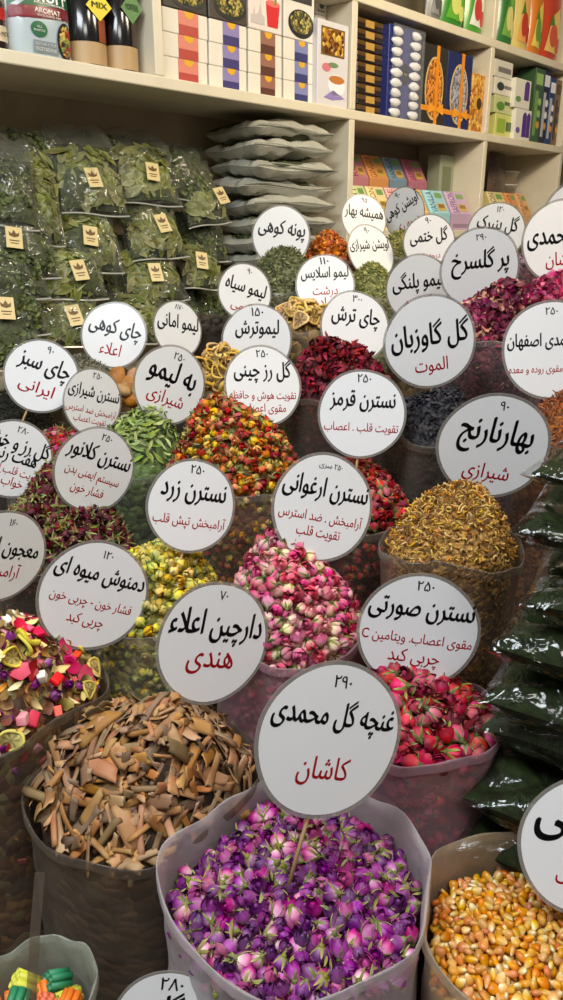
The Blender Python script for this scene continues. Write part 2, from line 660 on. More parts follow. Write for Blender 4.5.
def fruit_ring(seed=0, n=18, warp=0.25, minor=0.13, spokes=7, fill=True):
    """a dried slice: thick rind (material 0), pulp disc with segment walls (material 1)"""
    g = np.random.default_rng(seed)
    mb = MB()
    ph = g.uniform(0, 6.28, 3)
    def wz(th, r):
        return warp * r * r * math.sin(2 * th + ph[0]) + 0.5 * warp * r * math.sin(th + ph[1])
    P = np.zeros((n, 6, 3))
    for k in range(n):
        th = 2 * math.pi * k / n
        R = 1 + 0.07 * math.sin(3 * th + ph[2]) + 0.1 * math.sin(2 * th + ph[1])
        for j in range(6):
            b = 2 * math.pi * j / 6
            r = R + minor * math.cos(b)
            P[k, j] = (r * math.cos(th), r * math.sin(th), wz(th, r) + minor * 1.2 * math.sin(b))
    f = []
    for k in range(n):
        for j in range(6):
            f.append((k * 6 + j, ((k + 1) % n) * 6 + j, ((k + 1) % n) * 6 + (j + 1) % 6, k * 6 + (j + 1) % 6))
    mb.add(P.reshape(-1, 3), f, 0, np.full(n * 6, 0.8))
    if fill:
        v, f, h = [(0, 0, 0.0)], [], [0.1]
        for q in (0.3, 0.65, 1.0):
            for k in range(n):
                th = 2 * math.pi * k / n
                v.append((q * math.cos(th), q * math.sin(th), wz(th, q) + 0.05 * math.cos(spokes * th) * (q < 0.9)))
                h.append(0.5 + 0.5 * math.cos(spokes * th) if q < 0.9 else 0.9)
        for k in range(n):
            j = (k + 1) % n
            f.append((0, 1 + k, 1 + j))
            for q in (0, 1):
                f.append((1 + q * n + k, 1 + (q + 1) * n + k, 1 + (q + 1) * n + j, 1 + q * n + j))
        mb.add(v, f, 1, h)
    return mb


def rind_curl(seed=0):
    """an emptied, curled slice rind: a bent band round a wrinkled inner loop"""
    g = np.random.default_rng(seed)
    n = 16
    ph = g.uniform(0, 6.28, 3)
    pts = []
    P = np.zeros((n, 4, 3))
    for k in range(n):
        th = 2 * math.pi * k / n
        R = 1 + 0.18 * math.sin(2 * th + ph[0]) + 0.08 * math.sin(3 * th + ph[2])
        z = 0.35 * math.sin(2 * th + ph[1])
        for j, (dr, dz) in enumerate(((0.0, -0.28), (0.09, -0.02), (0.02, 0.3), (-0.09, 0.02))):
            P[k, j] = ((R + dr) * math.cos(th), (R + dr) * math.sin(th) * 0.75, z + dz)
    mb = MB()
    f = []
    for k in range(n):
        for j in range(4):
            f.append((k * 4 + j, ((k + 1) % n) * 4 + j, ((k + 1) % n) * 4 + (j + 1) % 4, k * 4 + (j + 1) % 4))
    mb.add(P.reshape(-1, 3), f, 0, np.full(n * 4, 0.7))
    for q in range(3):
        a = g.uniform(0, 3.14)
        z0 = 0.3 * math.sin(2 * a + ph[1])
        mb.tube([(math.cos(a) * 0.95, math.sin(a) * 0.7, z0), (0.1 * g.uniform(-1, 1), 0.1 * g.uniform(-1, 1), 0.1), (-math.cos(a) * 0.95, -math.sin(a) * 0.7, z0)], 0.06, 4, 1)
    return mb


def pasta_bundle(seed=0):
    mb = MB()
    r, w, Lh = 0.36, 0.07, 1.15
    cs = [(0, 0)] + [(0.66 * math.cos(k * math.pi / 3), 0.66 * math.sin(k * math.pi / 3)) for k in range(6)]
    n = 8
    for cx, cy in cs:
        v, f = [], []
        for rr, z in ((r, -Lh), (r, Lh), (r - w, Lh), (r - w, -Lh)):
            for k in range(n):
                th = 2 * math.pi * k / n
                v.append((cx + rr * math.cos(th), cy + rr * math.sin(th), z))
        for i in range(4):
            i2 = (i + 1) % 4
            for k in range(n):
                j = (k + 1) % n
                f.append((i * n + k, i * n + j, i2 * n + j, i2 * n + k))
        mb.add(v, f, 0)
    return mb


def chunk(seed=0, sx=1, sy=0.8, sz=0.6):
    g = np.random.default_rng(seed)
    v = np.array([(x, y, z) for z in (-1, 1) for y in (-1, 1) for x in (-1, 1)], float)
    v = v * (sx, sy, sz) * g.uniform(0.75, 1.15, v.shape)
    base = MB().add(v, [(0, 2, 3, 1), (4, 5, 7, 6), (0, 1, 5, 4), (2, 6, 7, 3), (0, 4, 6, 2), (1, 3, 7, 5)], 0, [0, 0, 0, 0, 1, 1, 1, 1])
    # one round of corner cutting through bmesh
    import bmesh
    bm = bmesh.new()
    t = base.tmpl()
    vs = [bm.verts.new(p) for p in t['v']]
    k = 0
    for c in t['t']:
        bm.faces.new([vs[i] for i in t['l'][k:k + c]]); k += c
    bmesh.ops.bevel(bm, geom=bm.edges[:], offset=0.22, segments=2, affect='EDGES', profile=0.6)
    bm.verts.index_update()
    out = MB().add([p.co[:] for p in bm.verts], [tuple(q.index for q in fc.verts) for fc in bm.faces], 0, [0.5 + 0.5 * p.co[2] for p in bm.verts])
    bm.free()
    return out
# ------------------------------------------------------------------ sacks
PLAT_Z = 0.5
NTH = 72
# px, py of the rim centre, rim width in px, camera depth, content drop below rim, dome height, depth ratio
SACKS = {
    'rosebud':   dict(p=(298, 872, 262, 0.88), drop=0.040, dome=0.030),
    'corn':      dict(p=(548, 936, 250, 0.82), drop=0.045, dome=0.020),
    'cinnamon':  dict(p=(146, 778, 222, 1.05), drop=0.022, dome=0.040),
    'fruit':     dict(p=(-12, 694, 226, 1.16), drop=0.010, dome=0.045),
    'yellow':    dict(p=(160, 606, 140, 1.37), drop=0.015, dome=0.050),
    'pink':      dict(p=(290, 624, 148, 1.22), drop=0.018, dome=0.065),
    'magenta':   dict(p=(416, 716, 158, 1.04), drop=0.018, dome=0.030),
    'blossom':   dict(p=(452, 545, 134, 1.15), drop=0.012, dome=0.055),
    'verbena':   dict(p=(138, 462, 104, 1.70), drop=0.012, dome=0.075),
    'mixed':     dict(p=(235, 474, 136, 1.52), drop=0.010, dome=0.105),
    'hibiscus':  dict(p=(338, 392, 106, 1.72), drop=0.010, dome=0.060),
    'red':       dict(p=(350, 508, 138, 1.44), drop=0.012, dome=0.055),
    'borage':    dict(p=(428, 432, 100, 1.46), drop=0.010, dome=0.075),
    'petal':     dict(p=(490, 338, 108, 1.75), drop=0.010, dome=0.075),
    'bright':    dict(p=(566, 302, 104, 1.88), drop=0.012, dome=0.055),
    'safflower': dict(p=(578, 438, 126, 1.38), drop=0.010, dome=0.075),
    'dark':      dict(p=(58, 548, 146, 1.52), drop=0.015, dome=0.070),
    'shiraz':    dict(p=(52, 462, 92, 1.80), drop=0.010, dome=0.040),
    'sliced':    dict(p=(302, 326, 80, 2.05), drop=0.012, dome=0.035),
    'lime':      dict(p=(228, 388, 88, 1.86), drop=0.012, dome=0.060),
    'quince':    dict(p=(128, 402, 78, 1.95), drop=0.010, dome=0.050),
    'mint':      dict(p=(283, 290, 70, 2.24), drop=0.010, dome=0.085),
    'oregano':   dict(p=(372, 296, 64, 2.24), drop=0.010, dome=0.075),
    'thyme':     dict(p=(400, 256, 52, 2.52), drop=0.010, dome=0.055),
    'marigold':  dict(p=(330, 262, 58, 2.46), drop=0.010, dome=0.050),
    'tea':       dict(p=(16, 430, 86, 1.92), drop=0.015, dome=0.040),
    'mountain':  dict(p=(92, 372, 66, 2.08), drop=0.010, dome=0.040),
    'pasta':     dict(p=(36, 1002, 112, 0.86), drop=0.025, dome=0.012),
    'blacklime': dict(p=(196, 322, 76, 2.24), drop=0.020, dome=0.020),
    'leopard':   dict(p=(424, 332, 70, 2.00), drop=0.020, dome=0.030),
    'mallow':    dict(p=(462, 262, 60, 2.40), drop=0.020, dome=0.030),
    'cheese':    dict(p=(522, 262, 60, 2.30), drop=0.020, dome=0.030),
}
YTOP = {'cinnamon': 716, 'fruit': 632, 'yellow': 545, 'pink': 538, 'magenta': 684, 'blossom': 485, 'verbena': 408, 'mixed': 410, 'hibiscus': 344, 'red': 458, 'borage': 372, 'petal': 292, 'bright': 273, 'safflower': 393, 'dark': 482, 'shiraz': 432, 'sliced': 302, 'lime': 354, 'quince': 380, 'mint': 251, 'oregano': 263, 'thyme': 230, 'marigold': 239, 'tea': 398, 'mountain': 350}
for k, s in SACKS.items():
    x, y, w, z = s['p']
    s['c'] = at(x, y, z)
    s['R'] = w * z / FPX / 2
    if k in YTOP:                        # how high the heap stands above its rim
        el = PITCH + math.atan((y - 500) / FPX)
        s['dome'] = min(1.12 * s['R'], (y - YTOP[k]) * z / FPX / math.cos(el) * 1.0 + s['drop'] - 0.006)
names = list(SACKS)
for k in names:
    s = SACKS[k]
    g = np.random.default_rng(sum(map(ord, k)))
    th = np.arange(NTH) * 2 * math.pi / NTH
    r = s['R'] * (1 + 0.018 * np.cos(2 * th + g.uniform(0, 6)) + 0.014 * np.cos(3 * th + g.uniform(0, 6)) + 0.010 * np.cos(5 * th + g.uniform(0, 6)))
    for q in names:                      # soft sacks flatten against their neighbours
        if q == k:
            continue
        o = SACKS[q]
        d = (o['c'] - s['c'])[:2]
        D = np.linalg.norm(d)
        if D < (s['R'] + o['R']) * 1.06:
            lim = D * s['R'] / (s['R'] + o['R']) - 0.005
            ca = np.cos(th - math.atan2(d[1], d[0]))
            m_ = ca > 0.05
            r[m_] = np.minimum(r[m_], lim / ca[m_])
    rr = (np.roll(r, 1) + r + np.roll(r, -1)) / 3
    s['r'] = np.minimum(r, rr)
    s['th'] = th
    s['ph'] = g.uniform(0, 6.28, 8)
    print('SACK', k, np.round(s['c'], 2), round(s['R'], 3), 'min', round(float(s['r'].min()), 3))


def rfun(s, x, y):
    a = math.atan2(y, x) % (2 * math.pi)
    q = a / (2 * math.pi) * NTH
    i = int(q) % NTH
    return s['r'][i] * (1 - (q - int(q))) + s['r'][(i + 1) % NTH] * (q - int(q))


def surf(s, x, y):
    """height of the heap above the platform frame at local x, y"""
    rho = min(1.0, math.hypot(x, y) / rfun(s, x, y))
    ph = s['ph']
    b = 0.12 * s['dome'] * (math.sin(38 * x + ph[0]) + math.sin(34 * y + ph[1]) + math.sin(25 * (x + y) + ph[2]))
    return s['c'][2] - s['drop'] + s['dome'] * (1 - rho ** s.get('pw', 2.3)) + b * (1 - rho * rho)


def pressed(s):
    """packed pieces flatten against the plastic instead of poking through it"""
    def f(v):
        d = v[:, :2] - s['c'][:2]
        a = np.arctan2(d[:, 1], d[:, 0]) % (2 * math.pi) / (2 * math.pi) * NTH
        i = a.astype(int) % NTH; fr = a - np.floor(a)
        r = s['r'][i] * (1 - fr) + s['r'][(i + 1) % NTH] * fr - 0.0012
        q = np.linalg.norm(d, axis=1)
        k = np.minimum(1.0, r / np.maximum(q, 1e-6))
        v = v.copy(); v[:, :2] = s['c'][:2] + d * k[:, None]
        return v
    return f


def surf_n(s, x, y):
    e = 0.004
    n = np.array([-(surf(s, x + e, y) - surf(s, x - e, y)) / (2 * e), -(surf(s, x, y + e) - surf(s, x, y - e)) / (2 * e), 1.0])
    return n / np.linalg.norm(n)


def core_mb(s, inset, down, mat):
    """solid packed content: side wall and domed top"""
    mb = MB()
    c = s['c']
    V = []
    zt = []
    rings = [(1.0, PLAT_Z + 0.012)]
    P = []
    rad = s['r'] - inset
    cs, sn = np.cos(s['th']), np.sin(s['th'])
    zb = PLAT_Z + 0.015
    top = [surf(s, rad[i] * cs[i], rad[i] * sn[i]) - down for i in range(NTH)]
    lev = 10
    for q in range(lev + 1):
        t = q / lev
        P.append([(c[0] + rad[i] * cs[i], c[1] + rad[i] * sn[i], zb + (top[i] - zb) * t) for i in range(NTH)])
    for q in (0.85, 0.65, 0.45, 0.25, 0.08):
        P.append([(c[0] + q * rad[i] * cs[i], c[1] + q * rad[i] * sn[i], surf(s, q * rad[i] * cs[i], q * rad[i] * sn[i]) - down) for i in range(NTH)])
    mb.grid(np.array(P), mat, closed=True)
    n = (len(P) - 1) * NTH
    mb.f.append(tuple(n + i for i in range(NTH))); mb.m.append(mat)
    mb.f.append(tuple(reversed(range(NTH)))); mb.m.append(mat)
    return mb


def sack_film(k, s, mat, lip=0.004, up=0.0, wave=0.006, fold=0.012):
    """the plastic bag: wall from the platform to a wavy, folded-over rim"""
    c = s['c']; th = s['th']; ph = s['ph']
    cs, sn = np.cos(th), np.sin(th)
    P = []
    lev = 26
    rim = c[2] + up + wave * (np.sin(2 * th + ph[3]) + 0.7 * np.sin(3 * th + ph[4]) + 0.35 * np.sin(7 * th + ph[5]))
    for q in range(lev + 1):
        t = q / lev
        zz = PLAT_Z + 0.006 + (rim - PLAT_Z - 0.006) * t
        wr = 0.0022 * (np.sin(9 * th + 5 * t * 6 + ph[6]) + np.sin(14 * th - 30 * t + ph[7])) * (0.35 + 0.65 * (1 - t))
        r = s['r'] + 0.0012 + np.maximum(wr, -0.001) - 0.003 * max(0, 1 - t * 7) + lip * max(0, (t - 0.93) / 0.07)
        P.append(np.stack([c[0] + r * cs, c[1] + r * sn, zz], 1))
    r = s['r'] + 0.0012 + lip
    for dr, dz in ((0.0016, 0.0012), (0.0026, -0.001), (0.0030, -fold)):
        P.append(np.stack([c[0] + (r + dr) * cs, c[1] + (r + dr) * sn, rim + dz + 0.002 * np.sin(11 * th + ph[1])], 1))
    mb = MB()
    mb.grid(np.array(P), 0, closed=True)
    mb.f.append(tuple(reversed(range(NTH)))); mb.m.append(0)
    return mb


MILKY = film_mat('milky plastic', (196, 186, 190), 0.34, 0.5, 0.42, bscale=16, bump=0.5, gloss=0.5)
PINKY = film_mat('pinkish plastic', (170, 140, 150), 0.30, 0.45, 0.35, tint=(245, 225, 232), bscale=18, gloss=0.5)
CLEAR = film_mat('clear plastic', (150, 146, 140), 0.13, 0.4, 0.22, bscale=14, bump=0.6, gloss=0.5)
SMOKY = film_mat('smoky plastic', (126, 114, 102), 0.15, 0.42, 0.3, tint=(225, 220, 212), bscale=14, bump=0.5, gloss=0.5)
TANNY = film_mat('tan plastic', (176, 156, 130), 0.36, 0.5, 0.42, bscale=16, bump=0.4, gloss=0.5)

FILM = dict(rosebud=(MILKY, 0.012, 0.010), corn=(TANNY, 0.014, 0.006), cinnamon=(SMOKY, 0.006, 0.009), fruit=(SMOKY, 0.006, 0.008), yellow=(CLEAR, 0.004, 0.004),
            pink=(PINKY, 0.004, 0.006), magenta=(PINKY, 0.006, 0.006), blossom=(SMOKY, 0.002, 0.005), verbena=(CLEAR, 0.0, 0.004), mixed=(CLEAR, 0.0, 0.004),
            pasta=(film_mat('greenish clear plastic', (178, 184, 172), 0.3, 0.5, 0.3, bscale=14), 0.02, 0.008))
SACK_LABEL = dict(
    rosebud='milky plastic sack with folded rim holding the purple rosebuds under the biggest round sign',
    corn='tan translucent plastic sack full of yellow corn kernels in the lower corner',
    cinnamon='smoky clear plastic sack filled with brown cinnamon bark strips',
    fruit='clear plastic sack of colourful fruit tea mix cut off by the photo edge',
    yellow='clear plastic sack of yellow rosebuds behind the cinnamon sack',
    pink='pinkish plastic sack of pale pink rosebuds in the middle of the display',
    magenta='pinkish plastic sack of magenta rosebuds beside the dark green bag pile',
    blossom='smoky plastic sack heaped with golden brown orange blossom',
    verbena='clear plastic sack heaped with long green lemon verbena leaves',
    mixed='clear plastic sack heaped with orange and yellow mixed rosebuds',
    hibiscus='smoky plastic sack of dark red hibiscus behind the red rosebuds',
    red='clear plastic sack of bright red rosebuds behind the pink rosebud sack',
    borage='smoky plastic sack heaped with blue-black borage flowers',
    petal='clear plastic sack of deep purple-red rose petals',
    bright='clear plastic sack of bright pinkish red petals near the photo edge',
    safflower='smoky plastic sack of orange-brown shredded blossom by the dark green bags',
    dark='smoky plastic sack of dark maroon rosebuds with green sepals',
    shiraz='clear plastic sack of small bright red flowers behind the dark rosebud sack',
    sliced='clear plastic sack of sliced dried limes below the mint',
    lime='clear plastic sack of tan dried lime rings behind the mixed rosebuds',
    quince='clear plastic sack of round tan dried fruit behind the green leaves',
    mint='clear plastic sack heaped with grey-green mint below the flat bag pile',
    oregano='clear plastic sack of pale green oregano in the second row from the shelf',
    thyme='clear plastic sack of yellowish green thyme at the foot of the shelves',
    marigold='clear plastic sack of orange marigold petals beside the flat bag pile',
    tea='dark smoky plastic sack of black tea leaves at the photo edge',
    mountain='smoky plastic sack of grey mountain tea under the leaf bags',
    pasta='greenish clear plastic bag of coloured pasta in the bottom corner',
    blacklime='dark smoky plastic sack of black limes below the leaf bags',
    leopard='smoky plastic sack hidden behind the sign of the borage flowers',
    mallow='clear plastic sack mostly hidden behind the signs by the tea boxes',
    cheese='clear plastic sack between the deep purple petals and the shelves')
for k, s in SACKS.items():
    default = CLEAR if k in ('red', 'petal', 'bright', 'shiraz', 'sliced', 'lime', 'quince', 'mint', 'oregano', 'thyme', 'marigold', 'mallow', 'cheese') else SMOKY
    mt, up, wv = FILM.get(k, (default, 0.003, 0.004))
    o = sack_film(k, s, mt, up=up, wave=wv).build('plastic_sack', [mt])
    tag(o, SACK_LABEL[k], 'sack', 'open sacks of dried goods')
    s['film'] = o
    if k == 'pasta':                      # a folded strip of the bag's rim standing up
        q0, q1, q2 = at(31, 1004, 0.80), at(35, 935, 0.815), at(40, 872, 0.83)
        mb = MB()
        for off in (0.0, 0.0012):
            mb.grid(np.array([[q + XC * w_ - FW * off for w_ in (-0.0055, -0.002, 0.002, 0.0055)] for q in (q0, q1, q2)]), 0)
        mb.build('film_fold', [SMOKY], o)

# display platform under the sacks
plat = thing('display_platform', 'low wide wooden platform that carries all the open sacks', 'platform', wl(1.05, 0.9, 0), WROT)
wood = plain('dark stained wood', (74, 56, 42), 0.6, noise=0.25, nscale=14)
MB().box(-1.75, 1.75, -1.05, 0.88, PLAT_Z - 0.04, PLAT_Z, bev=0.004).build('platform_top', [wood], plat, False)
MB().box(-1.72, 1.72, -1.02, -0.99, 0.0, PLAT_Z - 0.041, bev=0.004).build('front_panel', [wood], plat, False)
MB().box(-1.72, -1.69, -0.985, 0.85, 0.0, PLAT_Z - 0.041, bev=0.004).build('side_panel', [wood], plat, False)
MB().box(1.69, 1.72, -0.985, 0.85, 0.0, PLAT_Z - 0.041, bev=0.004).build('side_panel', [wood], plat, False)
# ------------------------------------------------------------------ lettering
ARF = {'ا': (0xFE8D, 0xFE8E), 'آ': (0xFE81, 0xFE82), 'ب': 0xFE8F, 'پ': 0xFB56, 'ت': 0xFE95, 'ث': 0xFE99, 'ج': 0xFE9D, 'چ': 0xFB7A, 'ح': 0xFEA1, 'خ': 0xFEA5,
       'د': (0xFEA9, 0xFEAA), 'ذ': (0xFEAB, 0xFEAC), 'ر': (0xFEAD, 0xFEAE), 'ز': (0xFEAF, 0xFEB0), 'س': 0xFEB1, 'ش': 0xFEB5, 'ص': 0xFEB9, 'ض': 0xFEBD, 'ط': 0xFEC1,
       'ظ': 0xFEC5, 'ع': 0xFEC9, 'غ': 0xFECD, 'ف': 0xFED1, 'ق': 0xFED5, 'ک': 0xFB8E, 'گ': 0xFB92, 'ل': 0xFEDD, 'م': 0xFEE1, 'ن': 0xFEE5, 'ه': 0xFEE9,
       'و': (0xFEED, 0xFEEE), 'ی': 0xFBFC, 'ئ': 0xFE89, 'ء': (0xFE80,), 'ﻻ': (0xFEFB, 0xFEFC)}


def shape(text):
    """Arabic-script shaping to presentation forms, in visual (left to right) order"""
    t = text.replace('لا', 'ﻻ')
    out = []
    def joins_next(c):
        return c in ARF and not isinstance(ARF[c], tuple)
    def joins_prev(c):
        return c in ARF and not (isinstance(ARF[c], tuple) and len(ARF[c]) == 1)
    for i, c in enumerate(t):
        if c not in ARF:
            out.append(c); continue
        p = i > 0 and joins_next(t[i - 1]) and joins_prev(c)
        n = i + 1 < len(t) and joins_next(c) and joins_prev(t[i + 1])
        a = ARF[c]
        if isinstance(a, tuple):
            out.append(chr(a[1] if p and len(a) > 1 else a[0]))
        else:
            out.append(chr(a + (3 if p and n else 2 if n else 1 if p else 0)))
    vis = out[::-1]
    res, run = [], []
    for c in vis:                                    # digit and latin runs keep their order
        if c.isdigit() or c.isascii() and c.isalpha():
            run.append(c)
        else:
            res += run[::-1]; run = []; res.append(c)
    res += run[::-1]
    return ''.join(res)


TXT = {}


def text_tmpl(body, bold=0.0, shear=0.0):
    """outlines of the lettering, filled by the non-zero winding rule (overlapping strokes stay solid)"""
    key = (body, shear)
    if key in TXT:
        return TXT[key]
    from mathutils.geometry import delaunay_2d_cdt, interpolate_bezier
    c = bpy.data.curves.new('lettering_source', 'FONT')
    c.body = body; c.size = 1.0; c.shear = shear
    o = bpy.data.objects.new('lettering_source', c)
    COL.objects.link(o)
    dg = bpy.context.evaluated_depsgraph_get()
    cu = o.evaluated_get(dg).to_curve(dg)
    rings = []
    for sp in cu.splines:
        pts = []
        bp = sp.bezier_points
        n = len(bp)
        for k in range(n):
            a, b = bp[k], bp[(k + 1) % n]
            straight = (a.handle_right - a.co).length < 1e-5 and (b.handle_left - b.co).length < 1e-5
            q = [a.co] if straight else interpolate_bezier(a.co, a.handle_right, b.handle_left, b.co, 5)[:-1]
            pts += [(p.x, p.y) for p in q]
        clean = []
        for p in pts:
            if not clean or abs(p[0] - clean[-1][0]) + abs(p[1] - clean[-1][1]) > 1e-4:
                clean.append(p)
        if len(clean) > 2 and abs(clean[0][0] - clean[-1][0]) + abs(clean[0][1] - clean[-1][1]) < 1e-4:
            clean.pop()
        if len(clean) > 2:
            rings.append(np.array(clean))
    o.evaluated_get(dg).to_curve_clear()
    bpy.data.objects.remove(o); bpy.data.curves.remove(c)
    vin, ein = [], []
    for r in rings:
        n0 = len(vin); m = len(r)
        vin += [Vector(p) for p in r]; ein += [(n0 + k, n0 + (k + 1) % m) for k in range(m)]
    vo, _, fo = delaunay_2d_cdt(vin, ein, [], 0, 1e-5)[:3]
    V = np.array([(p.x, p.y) for p in vo])
    F = np.array([f for f in fo if len(f) == 3], int)
    cen = V[F].mean(1)
    wn = np.zeros(len(F))
    for r in rings:
        a = r; b = np.roll(r, -1, 0)
        for k in range(len(r)):
            up = (a[k, 1] <= cen[:, 1]) & (b[k, 1] > cen[:, 1]); dn = (a[k, 1] > cen[:, 1]) & (b[k, 1] <= cen[:, 1])
            cr = (b[k, 0] - a[k, 0]) * (cen[:, 1] - a[k, 1]) - (cen[:, 0] - a[k, 0]) * (b[k, 1] - a[k, 1])
            wn += (up & (cr > 0)).astype(int) - (dn & (cr < 0)).astype(int)
    F = F[wn != 0]
    ar = (V[F[:, 1], 0] - V[F[:, 0], 0]) * (V[F[:, 2], 1] - V[F[:, 0], 1]) - (V[F[:, 2], 0] - V[F[:, 0], 0]) * (V[F[:, 1], 1] - V[F[:, 0], 1])
    F[ar < 0] = F[ar < 0][:, ::-1]
    used = np.unique(F); mp = -np.ones(len(V), int); mp[used] = np.arange(len(used))
    v = np.concatenate([V[used], np.zeros((len(used), 1))], 1)
    TXT[key] = (v, mp[F].ravel().astype(np.int32), np.full(len(F), 3, np.int32))
    return TXT[key]


def text_mesh(name, body, mat, width, height, cx, cy, parent, z=0.0006, thick=0.0003, bold=0.0, shear=0.0, plane='xy'):
    """lettering fitted into width x height centred on cx, cy in the parent's own frame"""
    v, ls, lt = text_tmpl(body, bold, shear)
    if bold:                                   # broad-nib weight: the outline repeated along the nib's slant
        e = bold * 4.0
        vs_ = [v + np.array([e * k, e * 0.7 * k, 0]) for k in (-1, -0.33, 0.33, 1)]
        ls = np.concatenate([ls + len(v) * i for i in range(4)]); lt = np.tile(lt, 4); v = np.concatenate(vs_)
    lo, hi = v.min(0), v.max(0)
    d = hi - lo
    sx = width / max(d[0], 1e-6)
    sy = height / max(d[1], 1e-6)
    w = np.zeros_like(v)
    w[:, 0] = (v[:, 0] - (lo[0] + hi[0]) / 2) * sx + cx
    w[:, 1] = (v[:, 1] - (lo[1] + hi[1]) / 2) * sy + cy
    w[:, 2] = z + thick * (v[:, 2] - lo[2]) / max(d[2], 1e-6)
    if plane == 'xz':                                  # front faces of goods on the shelves look along -y
        w = np.stack([w[:, 0], -w[:, 2], w[:, 1]], 1)
    me = raw_mesh(name, w, ls, lt, np.zeros(len(lt), np.int32), np.zeros(len(w)), np.zeros(len(w)), [mat], False)
    return link(name, me, parent)


# ------------------------------------------------------------------ round signs
PAPER = plain('laminated white paper', (219, 220, 222), 0.25, 0.5, coat=0.3)
INK = plain('black ink', (14, 14, 18), 0.3)
RED = plain('red ink', (196, 28, 40), 0.3)
LAMI = film_mat('laminate edge', (150, 146, 140), 0.45, 0.4, 0.2, bump=0.0)
WOODS = plain('skewer wood', (196, 160, 110), 0.6)

